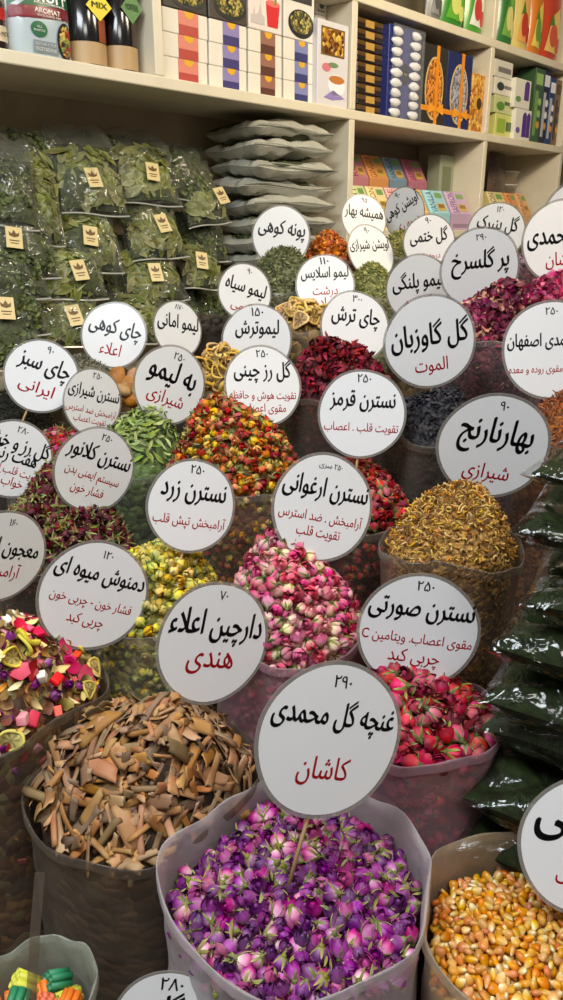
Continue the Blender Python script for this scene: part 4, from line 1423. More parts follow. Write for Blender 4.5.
# --- fourth bay: remedies
def carton(p0, p1, yt, base, lab, w=-0.03, d=0.09, z0=None, H=None, deco=()):
    it = Item('remedy_box', lab, 'box', p0, p1, yt, M_, d, w=w, z0=z0)
    if H:
        it.H = H
    it.body('carton', cm(base))
    for kind, *a in deco:
        getattr(it, kind)(*a)
    return it
carton(494, 513, 110, (206, 206, 120), 'lowest box of the stack by the upright, yellow green', z0=M_, H=0.10, deco=(('panel', 'green_print', .1, .5, .2, .8, (150, 176, 60), 2), ('panel', 'lettering_block', .55, .95, .3, .7, (90, 110, 50), 2)))
carton(494, 513, 90, (196, 200, 140), 'second box of the stack by the upright, pale green with a logo', z0=M_ + .1015, H=0.075, deco=(('oval', 'logo_print', .3, .4, .2, .25, (90, 140, 50), 2), ('panel', 'lettering_block', .5, .95, .5, .7, (80, 90, 60), 2)))
carton(494, 513, 60, (222, 216, 200), 'third box of the stack by the upright, cream with a black mark', z0=M_ + .178, H=0.07, deco=(('oval', 'logo_print', .3, .5, .18, .25, (50, 60, 50), 2), ('panel', 'lettering_block', .5, .95, .4, .6, (120, 120, 110), 2)))
carton(494, 512, 50, (214, 208, 194), 'topmost white box of the stack by the upright', z0=M_ + .2495, H=0.07, deco=(('panel', 'lettering_block', .2, .9, .3, .6, (120, 116, 110), 2),))
it = carton(513.5, 529, 112, (228, 222, 212), 'lower white box printed with two purple bottles', w=-0.01, z0=M_, H=0.135, deco=(('poly', 'bottle_print', [(.45, .1), (.45, .8), (.52, .9), (.64, .9), (.7, .8), (.7, .1)], (84, 50, 130), 2), ('poly', 'bottle_print', [(.72, .1), (.72, .8), (.78, .9), (.88, .9), (.94, .8), (.94, .1)], (84, 50, 130), 2), ('oval', 'leaf_print', .2, .3, .12, .1, (110, 90, 150), 2)))
it = carton(513.5, 529, 80, (224, 220, 206), 'upper white box with one purple bottle', w=-0.01, z0=M_ + .1365, H=0.125, deco=(('poly', 'bottle_print', [(.6, .3), (.6, .85), (.68, .95), (.84, .95), (.9, .85), (.9, .3)], (92, 60, 130), 2), ('oval', 'leaf_print', .25, .3, .16, .1, (110, 150, 80), 2)))
cc = [((62, 92, 56), 'dark green', (150, 190, 110), 66), ((34, 38, 62), 'navy', (226, 226, 230), 66), ((30, 60, 110), 'blue and white', (230, 232, 236), 76), ((120, 86, 60), 'brown', (60, 40, 30), 78), ((48, 92, 50), 'green lettered', (226, 226, 200), 74), ((214, 206, 190), 'white and red', (170, 40, 40), 80), ((40, 70, 50), 'deep green', (200, 190, 120), 76)]
xs = [529.6, 538, 544.5, 550.5, 556, 562, 568, 575]
for i, (c, wd, c2, yt) in enumerate(cc):
    it = carton(xs[i], xs[i + 1] - .5, yt, c, f'{wd} narrow box in the row of remedies near the photo edge', d=0.1)
    it.panel('top_print', .1, .9, .78, .93, c2, 2); it.panel('side_print', .12, .5, .1, .7, tuple(int(x * .8) for x in c2), 2); it.oval('dot_print', .68, .4, .2, .05, c2, 3)
    it.oval('dot_print', .68, .25, .2, .05, (210, 150, 60), 3); it.oval('dot_print', .68, .56, .2, .05, c2, 3)

# --- pouches on the upper shelf
def pouch(p0, p1, c, c2, c3, lab):
    it = Item('snack_pouch', lab, 'pouch', p0, p1, -60, ZS['top'], 0.07)
    pouch_body(it, 'pouch_body', cm(c, .25), 0.028)
    it.poly('colour_print', [(.12, .12), (.3, .5), (.7, .62), (.9, .3), (.8, .1)], c2, 3); it.oval('fruit_print', .45, .3, .2, .13, c3, 5); it.oval('fruit_print', .72, .2, .14, .09, c3, 5)
    it.poly('leaf_print', [(.2, .4), (.35, .55), (.45, .42)], (70, 130, 50), 6)
    return it
pouch(432, 445, (112, 112, 110), (140, 140, 138), (90, 90, 90), 'grey pouch on the upper shelf left of the green ones')
pouch(446, 468, (56, 132, 44), (96, 170, 50), (214, 220, 120), 'darker green pouch on the upper shelf')
pouch(470, 490, (78, 150, 50), (230, 230, 220), (196, 60, 50), 'green pouch with white print and red spots beside the upright')
pouch(502, 516, (52, 116, 54), (120, 170, 70), (220, 210, 130), 'narrow green pouch just after the upright on the upper shelf')
pouch(517, 531, (214, 190, 110), (232, 170, 90), (190, 60, 40), 'yellow pouch with orange fruit slices on the upper shelf')
pouch(532, 543, (206, 120, 40), (226, 206, 90), (110, 150, 60), 'orange and yellow pouch on the upper shelf')
pouch(544, 561, (190, 70, 44), (232, 196, 110), (210, 90, 60), 'red-orange pouch on the upper shelf near the photo edge')
pouch(563, 580, (120, 140, 60), (206, 190, 90), (180, 60, 40), 'olive pouch on the upper shelf cut by the photo edge')

# --- tea cartons with sloping fronts on the eye-level shelf
def tea_carton(p0, p1, ytop, base, dark, word, lab, w=-0.03, z0=None, H=None):
    it = Item('tea_carton', lab, 'tea box', p0, p1, ytop, ZS['tea'], 0.085, w=w, z0=z0)
    if H:
        it.H = H
    h = it.H; k = 0.42; back = 0.055
    prof = [(0.0, 0.0), (0.0, k * h), (back, h), (0.088, h), (0.088, 0.0)]
    n = len(prof)
    v = [(-it.W / 2, y, z) for y, z in prof] + [(it.W / 2, y, z) for y, z in prof]
    f = [tuple(range(n)), tuple(reversed(range(n, 2 * n)))] + [(i, i + n, (i + 1) % n + n, (i + 1) % n) for i in range(n)]
    MB().add(v, f).build('carton', [cm(base)], it.root, False)
    # prints on the sloping face: a band, a bowl picture and the name running up the slope
    sl = np.array([0, back, h * (1 - k)]); L_ = np.linalg.norm(sl); sl = sl / L_
    nr = np.array([0, -sl[2], sl[1]])
    def slab(name, x0, x1, a, b, c, lay):
        q = [(-it.W / 2 + x * it.W, 0, 0) + sl * (t * L_) + np.array([0, 0, k * h]) + nr * (0.0005 * lay) for x, t in ((x0, a), (x1, a), (x1, b), (x0, b))]
        q2 = [p - nr * 0.0004 for p in q]
        return MB().add(q + q2, [(0, 1, 2, 3), (7, 6, 5, 4), (0, 4, 5, 1), (1, 5, 6, 2), (2, 6, 7, 3), (3, 7, 4, 0)]).build(name, [cm(c)], it.root, False)
    slab('side_band', .02, .34, .02, .98, tuple(min(255, int(x * 1.12)) for x in base), 1)
    slab('top_print', .55, .9, .68, .9, (120, 160, 90), 1)
    slab('bowl_picture', .50, .88, .12, .44, (206, 170, 80), 1); slab('bowl_tea', .55, .83, .24, .40, (150, 110, 50), 2)
    if word:
        v_, ls, lt = text_tmpl(word, 0.015, 0.0)
        lo, hi = v_.min(0), v_.max(0); d = hi - lo
        wv = np.zeros_like(v_)
        for i_ in range(len(v_)):
            tx = (v_[i_, 0] - lo[0]) / d[0]; ty = (v_[i_, 1] - lo[1]) / d[1]
            # letters run upward: text x along the slope, text y toward -x
            P = np.array([-it.W / 2 + (0.42 - 0.30 * ty) * it.W, 0, 0]) + sl * ((0.04 + 0.9 * tx) * L_) + np.array([0, 0, k * h]) + nr * (0.0012 + 0.0002 * (v_[i_, 2] - lo[2]) / max(d[2], 1e-6))
            wv[i_] = P
        me = raw_mesh('name_lettering', wv, ls, lt, np.zeros(len(lt), np.int32), np.zeros(len(wv)), np.zeros(len(wv)), [cm(dark)], False)
        link('name_lettering', me, it.root)
    it.panel('foot_print', .1, .9, .06, .16, tuple(int(x * .8) for x in base), 1)
    return it
FRONT = [(357, 372, (214, 222, 168), (90, 120, 60), 'MINT', 'pale green'), (373.5, 391, (232, 214, 160), (170, 110, 50), 'LEMON', 'cream'), (392.5, 409, (226, 180, 176), (170, 70, 80), 'ROSE', 'pink'),
         (410.5, 428, (234, 186, 110), (170, 96, 30), 'GINGER', 'orange'), (429.5, 449, (160, 206, 214), (30, 90, 130), 'VANILLA', 'sky blue'), (450.5, 470, (196, 166, 196), (100, 60, 120), 'SAFFRON', 'lilac')]
for (a, b, c, d_, wd, nm_) in FRONT:
    tea_carton(a, b, 180, c, d_, wd, f'{nm_} tea box with a sloping front in the front row on the eye-level shelf', H=0.168)
ri = Item('riser_box', 'long plain carton that lifts the back row of tea boxes', 'box', 357, 440, 180, ZS['tea'], 0.11, w=-0.19); ri.H = 0.14; ri.body('carton', cm((120, 100, 78))); ri.panel('tape', .4, .5, 0, 1, (150, 130, 100), 1)
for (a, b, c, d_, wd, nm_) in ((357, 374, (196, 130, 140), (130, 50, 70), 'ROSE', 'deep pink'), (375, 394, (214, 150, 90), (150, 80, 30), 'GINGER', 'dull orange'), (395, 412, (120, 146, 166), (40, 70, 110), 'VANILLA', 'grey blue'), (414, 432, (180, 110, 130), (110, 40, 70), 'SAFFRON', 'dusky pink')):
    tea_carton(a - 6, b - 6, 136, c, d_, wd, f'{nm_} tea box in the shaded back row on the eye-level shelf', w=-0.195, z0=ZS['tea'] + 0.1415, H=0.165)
it = Item('tea_tin', 'plain greenish box at the end of the back row of tea boxes', 'box', 436, 451, 155, ZS['tea'], 0.07, w=-0.15); it.body('carton', cm((150, 156, 130))); it.panel('picture', .2, .8, .5, .85, (110, 120, 90), 2)
for (a, b, c, d_, wd, nm_) in ((492, 508, (220, 206, 140), (120, 80, 150), 'LEMON', 'yellow'), (510, 519.5, (222, 150, 90), (170, 80, 30), 'GINGER', 'orange'), (520.5, 530, (226, 174, 120), (150, 60, 40), 'PEACH', 'peach')):
    tea_carton(a, b, 187, c, d_, wd, f'{nm_} tea box in the last bay of the eye-level shelf', H=0.18)
it = Item('herb_bag', 'dark clear bag of herbs behind the yellow tea box', 'bag', 491, 507, 150, ZS['tea'], 0.09, w=-0.16); pouch_body(it, 'bag_body', cm((92, 76, 64), .3, noise=.3), .035); it.panel('label', .3, .7, .2, .4, (150, 130, 110), 1, y=0.005)
ri = Item('riser_box', 'plain carton that lifts the plastic tubs in the last bay', 'box', 509, 552, 190, ZS['tea'], 0.1, w=-0.16); ri.H = 0.175; ri.body('carton', cm((110, 92, 72))); ri.panel('tape', .4, .5, 0, 1, (140, 120, 92), 1)
TUB = film_mat('tub plastic', (206, 196, 176), 0.35, 0.4, 0.2, bump=0.0)
def tub(p0, p1, z0, H, lab, fillc):
    it = Item('plastic_tub', lab, 'tub', p0, p1, 170, ZS['tea'], 0.09, w=-0.17, z0=z0)
    r = it.W / 2
    it.H = H
    MB().lathe([(r * .8, 0), (r * .95, H * .86), (r, H * .87), (r, H)], 24, c=(0, r, 0)).build('tub_body', [TUB], it.root)
    MB().lathe([(r * .72, .004), (r * .86, H * .7), (r * .3, H * .78)], 20, c=(0, r, 0)).build('tub_filling', [cm(fillc, .6, noise=.3)], it.root)
    MB().lathe([(r * 1.05, H + .0005), (r * 1.06, H + .006), (r * .98, H + .008)], 24, c=(0, r, 0)).build('lid', [cm((206, 200, 180), .3)], it.root)
zt = ZS['tea'] + 0.177
tub(508, 522, zt, 0.05, 'lower tub of the two stacked plastic tubs', (120, 84, 44))
tub(509, 523, zt + 0.06, 0.055, 'upper tub of the two stacked plastic tubs', (170, 120, 60))
tub(524, 535, zt, 0.05, 'small plastic tub beside the two stacked ones', (140, 120, 80))
tub(537, 549, zt, 0.04, 'wide clear plastic tub nearest the photo edge', (190, 186, 170))

# prints and fittings that sit on another part of the same goods become its sub-parts
PARENT_OF = {'food_picture': ('bowl_rim', 'food_rim'), 'clasp': ('lid', 'case_body'), 'sleeve_top': ('sleeve',), 'crest': ('sleeve',), 'oval_picture': ('oval_rim',), 'window': ('window_frame',),
             'tea_print': ('cup_print',), 'bow': ('ribbon',), 'bowl_tea': ('bowl_picture',), 'straw': ('glass_print',), 'drink_top': ('glass_print',)}
stem_ = lambda o: o.name.split('.')[0]
for root in [o for o in scene.objects if o.parent is None and o.type == 'EMPTY']:
    kids = [o for o in scene.objects if o.parent is root]
    for o in kids:
        for want in PARENT_OF.get(stem_(o), ()):
            m_ = [q for q in kids if stem_(q) == want]
            if m_:
                o.parent = m_[0]
                break
# ------------------------------------------------------------------ bags of leaves
SHINY = film_mat('glossy clear film', (128, 130, 122), 0.07, 0.34, 0.06, bump=1.0, bscale=26, spec=1.0, gloss=1.0)
GREYF = film_mat('grey clear film', (224, 222, 206), 0.42, 0.4, 0.22, bump=1.0, bscale=16, spec=0.7)
BAY = [pm_ for pm_ in (piece_mat('bay leaf', [(0, (80, 86, 42)), (0.5, (108, 112, 58)), (1, (142, 142, 86))], hue=0.02, val=0.3, rough=0.45, nscale=60),
                       piece_mat('bay leaf pale', [(0, (104, 108, 66)), (1, (146, 146, 98))], hue=0.02, val=0.25, rough=0.5, nscale=60))]
HERB = piece_mat('chopped herb', [(0, (52, 62, 32)), (1, (108, 116, 66))], hue=0.02, val=0.4)
bayT = [blade(i + 30, 1.0, 0.40, 0.25 - 0.12 * i, 0.12, 7, 3, 0.03).tmpl() for i in range(5)]
herbT = [flake(i + 40, 0.8).tmpl() for i in range(3)]
GOLD = plain('gold sticker', (206, 186, 132), 0.35)
EMB = plain('emblem brown', (96, 66, 30), 0.4)


def pillow(w, h, d, seed=0, ears=0.0, wr=0.004, n=17, front=True, squash=1.0, pw=2.6, pe=0.55, fold_=0.0):
    """filled bag in local x (width), z (height), y (thickness): pointed corners, pinched creases at the seams"""
    g = np.random.default_rng(seed)
    ph = g.uniform(0, 6.28, 8)
    mb = MB()
    for sgn in (-1, 1):
        P = np.zeros((n, n, 3))
        for i in range(n):
            b = -1 + 2 * i / (n - 1)
            for j in range(n):
                a = -1 + 2 * j / (n - 1)
                th = (max(0.0, 1 - abs(a) ** pw) ** pe) * (max(0.0, 1 - abs(b) ** pw) ** pe)
                pin = 0.05 * (1 - abs(a) ** 3) * b ** 2, 0.05 * (1 - abs(b) ** 3) * a ** 2
                cr = wr * (math.sin(9 * a + 3 * b + ph[0]) + math.sin(7 * b - 5 * a + ph[1]) + 0.7 * math.sin(17 * a * b + ph[2])) * (0.35 + 0.65 * max(abs(a), abs(b)) ** 2) * min(1, 6 * (1 - max(abs(a), abs(b))))
                P[i, j] = (w / 2 * a * (1 - pin[1] * 1.0) + 0.0, sgn * (d / 2 * th + (cr if th > 0 else 0) + 0.0006), h / 2 * b * (1 - pin[0] * 1.0))
                if fold_:
                    P[i, j, 1] -= sgn * fold_ * (1 - abs(math.sin(4.2 * a + 3.1 * b + ph[5]))) ** 3 * min(1, 5 * (1 - max(abs(a), abs(b))))
                    P[i, j, 1] -= sgn * fold_ * (1 - abs(math.sin(5.3 * b - 2.3 * a + ph[6]))) ** 4 * min(1, 5 * (1 - max(abs(a), abs(b))))
                P[i, j, 1] += 0.006 * math.sin(3 * a + ph[3]) + 0.006 * math.sin(2.5 * b + ph[4])
        mb.grid(P if sgn > 0 else P[:, ::-1], 0)
    return mb


def bag_frame(c, right, up):
    x = right / np.linalg.norm(right)
    z = up - x * (up @ x); z /= np.linalg.norm(z)
    y = np.cross(z, x)
    M = np.eye(4); M[:3, 0] = x; M[:3, 1] = y; M[:3, 2] = z; M[:3, 3] = c
    return M


def filling(w, h, d, seed, kind, nleaf, film=None):
    mb = pillow(w * .92, h * .90, d * (.8 if film is None else .7), seed, wr=0.001, n=11, pw=2.6 if film is None else 4.0, pe=.55 if film is None else .45)
    t = mb.tmpl()
    g = np.random.default_rng(seed + 5)
    items = []
    for q in range(nleaf):
        lim_ = .86 if kind == 'bay' else .92
        a, b = g.uniform(-lim_, lim_), g.uniform(-lim_, lim_)
        th = (1 - abs(a) ** 2.6) ** .55 * (1 - abs(b) ** 2.6) ** .55
        for_y = -(d * .41 * th) - g.uniform(0.001, 0.005)
        n_ = np.array([0.9 * a * d / w * 2, -1.0, 0.9 * b * d / h * 2]) + g.normal(size=3) * (0.10 if kind == 'bay' else 0.25)
        s = (0.029 if kind == 'bay' else 0.009) * g.uniform(.7, 1.2)
        T = bayT[g.integers(len(bayT))] if kind == 'bay' else herbT[g.integers(len(herbT))]
        k = int(g.uniform() < .35) if kind == 'bay' else 0
        items.append((shift_mats(T, k), rand_rot(n_, g.uniform(0, 6.28)) * s, np.array([a * w * .44, for_y, b * h * .44]), g.uniform()))
    ex = MB(); ex.add(t['v'], [tuple(t['l'][i:i + 4]) for i in range(0, len(t['l']), 4)], 2 if kind == 'bay' else 1)
    return items, ex


SEAM = plain('sealed film edge', (150, 150, 140), 0.2, 0.7)
CORE = plain('dark leaf mass', (62, 68, 40), 0.8, noise=0.5, nscale=90)


def leaf_bag(name, lab, M, w, h, d, seed, kind='bay', label=None, nleaf=70, group=None, film=None, flap=0.0):
    root = bpy.data.objects.new(name, None); COL.objects.link(root); root.empty_display_size = 0.02
    root.matrix_world = Matrix(M.tolist())
    tag(root, lab, 'bag', group)
    items, ex = filling(w, h, d, seed, kind, nleaf, film)
    o = joined('leaf_filling', items, (BAY + [CORE]) if kind == 'bay' else [HERB, CORE], ex)
    o.parent = root; o['kind'] = 'stuff'
    mb = pillow(w, h, d, seed + 3, wr=0.006, n=31, fold_=0.007) if film is None else pillow(w, h, d, seed + 3, wr=0.004, n=25, pw=5.0, pe=0.42, fold_=0.007)
    f = mb.build('plastic_film', [film or SHINY], root)
    P = np.zeros((2, 2, 15, 3))
    for j in range(15):
        a = -1 + 2 * j / 14
        yy = 0.006 * math.sin(3 * a) - 0.006
        for q, dz in ((0, 0.0), (1, -0.0045)):
            P[0, q, j] = (w / 2 * a * .97, yy - 0.0022, -h / 2 + dz + 0.002); P[1, q, j] = (w / 2 * a * .97, yy + 0.0012, -h / 2 + dz + 0.002)
    mb = MB(); mb.grid(P[0], 0); mb.grid(P[1][::-1], 0); mb.grid(np.stack([P[0, 1], P[1, 1]]), 0)
    mb.build('seam', [SEAM], root)
    if flap:
        P = np.zeros((6, 9, 3))
        for i in range(6):
            for j in range(9):
                a = -1 + 2 * j / 8; t = i / 5
                P[i, j] = (w / 2 * a * (1 - .12 * t), 0.010 * math.sin(7 * a + seed) * (0.3 + t) + 0.035 * t * t, h / 2 + flap * t)
        mb = MB(); mb.grid(P, 0); P2 = P.copy(); P2[..., 1] += 0.0015; mb.grid(P2[:, ::-1], 0)
        mb.build('film_flap', [film or SHINY], root)
    if label is not None:
        lx, lz, ang = label
        R = np.array([[math.cos(ang), -math.sin(ang)], [math.sin(ang), math.cos(ang)]])
        lw, lh = 0.021, 0.031
        a_, b_ = lx / (w / 2), lz / (h / 2)
        th = (max(0.0, 1 - abs(a_) ** 2.6) ** 0.55) * (max(0.0, 1 - abs(b_) ** 2.6) ** 0.55)
        y = -(d / 2 * th) - 0.012
        def flat(nm_, pts, m, dy):
            q = [R @ np.array(p) + (lx, lz) for p in pts]
            return MB().prism([tuple(p) for p in q], y - dy - 0.0004, y - dy + 0.0004).build(nm_, [m], root, False)
        sk = flat('sticker', [(-lw, -lh), (lw, -lh), (lw, lh), (-lw, lh)], GOLD, 0)
        em = flat('sticker_emblem', [(-.012, .004), (-.014, .016), (-.006, .010), (0, .022), (.006, .010), (.014, .016), (.012, .004), (0, .000)], EMB, .0008)
        l1 = flat('sticker_lettering', [(-.013, -.008), (.013, -.008), (.013, -.011), (-.013, -.011)], EMB, .0008)
        l2 = flat('sticker_lettering', [(-.010, -.016), (.010, -.016), (.010, -.0185), (-.010, -.0185)], EMB, .0008)
        for q in (em, l1, l2):
            q.parent = sk
    return root


def npx(px, py, n):
    """point on the plane at wall-normal distance n seen at px, py"""
    d = XC * ((px - 281.5) / FPX) + YC * ((500 - py) / FPX) + FW
    return CAM + d * (n / (d @ NV))


UPT = np.array([0, 0, 1.0]) * math.cos(0.55) - NV * math.sin(0.55)
# px, py of the bottom-edge centre, n, width, height, roll of the bottom edge, filling, sticker (px, py) or None, flap, wording
LB = [
    (96, 216, -2.02, .20, .23, 2, 'bay', (92, 181), .10, 'leaf bag of the upper row with a wide crumpled flap, gold sticker at its right'),
    (151, 206, -2.06, .21, .22, 2, 'bay', (151, 175), .08, 'leaf bag of the upper row beside the crumpled flap bag, sticker low on its front'),
    (211, 226, -2.08, .16, .24, -8, 'bay', (230, 195), .0, 'leaf bag turned sideways next to the pile of flat bags'),
    (92, 273, -1.985, .19, .20, 4, 'bay', (89, 239), .0, 'leaf bag of the middle row below the crumpled flap bag'),
    (161, 260, -2.02, .20, .20, -4, 'bay', (161, 226), .0, 'leaf bag of the middle row right below the upper row bag with low sticker'),
    (204, 290, -2.04, .15, .17, 4, 'bay', (200, 263), .0, 'small leaf bag at the end of the middle row'),
    (74, 301, -1.955, .20, .18, 1, 'bay', (78, 273), .0, 'leaf bag of the third row with only its lower half showing'),
    (160, 305, -1.985, .21, .20, -6, 'bay', (154, 275), .0, 'leaf bag of the third row above the narrow lime sign'),
    (74, 348, -1.925, .20, .19, 0, 'bay', (73, 318), .0, 'leaf bag of the lowest row above the glossy tea sign'),
    (150, 345, -1.955, .20, .19, 0, 'bay', None, .0, 'leaf bag of the lowest row mostly behind the two small lime signs'),
    (6, 228, -2.0, .17, .22, 8, 'herb', None, .09, 'bag of chopped dark herb at the photo edge in the upper row'),
    (16, 279, -1.965, .24, .20, 2, 'herb', (13, 241), .0, 'bag of chopped dark herb in the middle row with a sticker near its top'),
    (8, 300, -1.935, .22, .17, 2, 'herb', None, .0, 'thin bag of chopped dark herb between two stickered ones'),
    (8, 338, -1.905, .22, .19, 0, 'herb', (5, 311), .0, 'lowest stickered bag of chopped dark herb at the photo edge'),
    (6, 372, -1.875, .22, .19, 0, 'herb', None, .0, 'bag of chopped dark herb just behind the glossy tea sign'),
    (30, 196, -2.12, .24, .22, 3, 'herb', None, .0, 'herb bag added to darken the back of the bay close to the photo edge'),  # herb bags from here on are added behind to darken the bay
    (112, 196, -2.13, .24, .22, -3, 'herb', None, .0, 'herb bag added to darken the back of the bay behind the crumpled flap bag'),
    (178, 200, -2.13, .24, .22, 4, 'herb', None, .0, 'herb bag added to darken the back of the bay beside the sideways leaf bag'),
    (205, 262, -2.12, .20, .20, 2, 'herb', None, .0, 'herb bag added to darken the back of the bay above the small leaf bag'),
    (168, 322, -2.10, .24, .22, 0, 'herb', None, .0, 'herb bag added to darken the bottom of the bay behind the two lime signs'),
    (214, 322, -2.09, .17, .20, 0, 'herb', None, .0, 'herb bag added to darken the bottom of the bay next to the flat pile'),
    (118, 300, -2.06, .17, .24, 2, 'herb', None, .0, 'herb bag added to darken the gap between the two columns of leaf bags'),
    (47, 246, -2.01, .10, .30, 6, 'bay', None, .0, 'narrow upright leaf bag squeezed between herb bags and bay bags'),
]
for i, (px, py, n, w, h, roll, kind, st, flap, lab) in enumerate(LB):
    b = npx(px, py, n)
    r_ = math.radians(roll)
    right = DV * 0.80 + np.array([1, 0, 0]) * 0.35
    right = right / np.linalg.norm(right)
    UP = UPT - right * (UPT @ right); UP /= np.linalg.norm(UP)
    x = right * math.cos(r_) + UP * -math.sin(r_); z = UP * math.cos(r_) + right * math.sin(r_)
    c = b + z * h / 2
    M = bag_frame(c, x, z)
    label = None
    w *= 1.06
    if st:
        nrm = -M[:3, 1]
        P0 = c + nrm * 0.03
        d = XC * ((st[0] - 281.5) / FPX) + YC * ((500 - st[1]) / FPX) + FW
        t = ((P0 - CAM) @ nrm) / (d @ nrm)
        q = CAM + d * t - c
        label = (float(np.clip(q @ M[:3, 0], -w * .40, w * .40)), float(np.clip(q @ M[:3, 2], -h * .42, h * .42)), -0.12 if i % 2 else 0.1)
    leaf_bag('leaf_bag' if kind == 'bay' else 'herb_bag', lab, M, w, h, 0.072, 100 + i, kind, label, 105 if kind == 'bay' else 300, 'bags of leaves on the lower shelf', None, flap)

# pile of flat grey-green bags lying in the bay
nflat = 13
words_ = ['bottom', 'second from bottom', 'third from bottom', 'fourth from bottom', 'lowest visible', 'second lowest', 'third lowest', 'fourth lowest', 'middle', 'fourth from top', 'third from top', 'second from top', 'topmost']
for i in range(nflat):
    g = np.random.default_rng(300 + i)
    z = 1.18 + 0.034 + i * 0.0612
    c = wl(2.205 + g.uniform(-.02, .02), -0.16 + g.uniform(-.015, .02), z)
    a = g.uniform(-.16, .16)
    X = DV * math.cos(a) + NV * math.sin(a); Y = np.cross(np.array([0, 0, 1.0]), X)   # Y points into the shelf
    tilt = g.uniform(-.03, .03)
    M = np.eye(4); M[:3, 0] = X; M[:3, 2] = Y; M[:3, 1] = -np.array([0, 0, 1.0]); M[:3, 3] = c
    root = leaf_bag('herb_bag', f'{words_[i]} grey-green flat bag in the pile lying beside the shelf upright', M, .41, .27, .058, 300 + i, 'herb', None, 220, 'pile of flat herb bags', GREYF)

# dark green bags piled beside the orange blossom
DGF = film_mat('dark green film', (20, 25, 12), 0.06, 0.14, 0.05, bump=1.0, bscale=30, spec=1.0, gloss=0.9)
DG = plain('dark green henna', (28, 37, 14), 0.75, 0.15, noise=0.6, nscale=70)
nd_ = 11
wd_ = ['lowest', 'second lowest', 'third lowest', 'fourth lowest', 'fifth lowest', 'middle', 'fifth highest', 'fourth highest', 'third highest', 'second highest', 'topmost']
CARTON_H = 0.14
base_c = at(578, 700, 0.93)
cb = thing('cardboard_carton', 'plain carton under the pile of dark green bags', 'box', (base_c[0] + .04, base_c[1], PLAT_Z + 0.0005), -0.5)
cmB = plain('brown cardboard', (120, 96, 66), 0.8, noise=0.1)
MB().box(-.15, .15, -.10, .10, 0, CARTON_H, bev=.003).build('carton_body', [cmB], cb, False)
MB().box(-.15, .15, -.03, .03, CARTON_H + .0005, CARTON_H + .0015).build('tape', [plain('tape', (150, 130, 96), .3)], cb, False)
zt_ = PLAT_Z + CARTON_H + 0.003
for i in range(nd_):
    g = np.random.default_rng(500 + i)
    th = 0.067
    z = zt_ + th / 2 + i * (th + 0.003)
    c = np.array([base_c[0] + .043 + g.uniform(-.012, .012) + 0.006 * i, base_c[1] + g.uniform(-.012, .012), z])
    a = -0.55 + g.uniform(-.12, .12)
    X = np.array([math.cos(a), math.sin(a), 0.0]); Y = np.array([-math.sin(a), math.cos(a), 0.0])
    tl = 0.10
    M = np.eye(4); M[:3, 0] = X; M[:3, 2] = Y; M[:3, 1] = -np.array([0, 0, 1.0]); M[:3, 3] = c
    root = bpy.data.objects.new('henna_bag', None); COL.objects.link(root); root.matrix_world = Matrix(M.tolist()); root.empty_display_size = .02
    tag(root, f'{wd_[i]} dark green glossy bag in the pile beside the orange blossom', 'bag', 'pile of dark green bags')
    fo = pillow(.315, .228, th * .94, 540 + i, wr=0.005, n=33, pw=3.4, pe=.46, fold_=0.013).build('green_filling', [DG], root); fo['kind'] = 'stuff'
    mb = pillow(.335, .245, th, 540 + i, wr=0.005, n=33, pw=3.4, pe=.46, fold_=0.013)
    mb.build('plastic_film', [DGF], root)
    v_ = np.concatenate(mb.v) @ M[:3, :3].T + c
    EXTRA_OCC.append((v_, mb.f))
# ------------------------------------------------------------------ contents of the sacks
def pm(name, ramp, **k):
    return piece_mat(name, ramp, **k)


SEP = pm('sepal green', [(0, (110, 112, 52)), (0.5, (134, 134, 74)), (1, (172, 158, 104))], hue=0.03, val=0.3)
SEPD = pm('sepal dark green', [(0, (72, 82, 34)), (0.6, (122, 132, 66)), (1, (156, 146, 86))], hue=0.03, val=0.35)
PUR_A = pm('violet petal', [(0, (186, 160, 160)), (0.2, (140, 78, 134)), (0.55, (104, 32, 108)), (1, (66, 14, 72))], hue=0.025, val=0.3, spec=0.45, rough=0.5)
PUR_B = pm('bright purple petal', [(0, (196, 168, 170)), (0.22, (170, 94, 160)), (0.6, (138, 44, 132)), (1, (96, 20, 92))], hue=0.025, val=0.25, spec=0.45, rough=0.5)
PUR_C = pm('pinkish purple petal', [(0, (222, 206, 190)), (0.3, (204, 132, 172)), (0.65, (170, 58, 128)), (1, (122, 28, 88))], hue=0.02, val=0.25, spec=0.45, rough=0.5)
PNK_A = pm('pale pink petal', [(0, (190, 178, 124)), (0.3, (220, 164, 166)), (0.65, (210, 108, 136)), (1, (176, 56, 94))], hue=0.02, val=0.22)
PNK_B = pm('rose pink petal', [(0, (202, 186, 132)), (0.3, (226, 134, 158)), (0.7, (206, 70, 112)), (1, (160, 36, 80))], hue=0.02, val=0.25)
PNK_C = pm('creamy pink petal', [(0, (180, 180, 116)), (0.35, (216, 194, 160)), (0.75, (216, 146, 152)), (1, (186, 88, 112))], hue=0.02, val=0.2)
MAG_A = pm('magenta petal', [(0, (196, 120, 130)), (0.3, (190, 40, 88)), (0.7, (172, 18, 68)), (1, (120, 10, 48))], hue=0.015, val=0.3, spec=0.45)
MAG_B = pm('crimson petal', [(0, (190, 90, 90)), (0.3, (186, 26, 48)), (0.7, (150, 12, 42)), (1, (100, 8, 34))], hue=0.015, val=0.3, spec=0.45)
RED_A = pm('red petal', [(0, (176, 60, 50)), (0.3, (196, 26, 34)), (0.7, (166, 12, 30)), (1, (108, 8, 22))], hue=0.012, val=0.3)
YEL_A = pm('yellow petal', [(0, (150, 150, 70)), (0.3, (206, 188, 90)), (0.7, (222, 190, 72)), (1, (190, 144, 44))], hue=0.02, val=0.22)
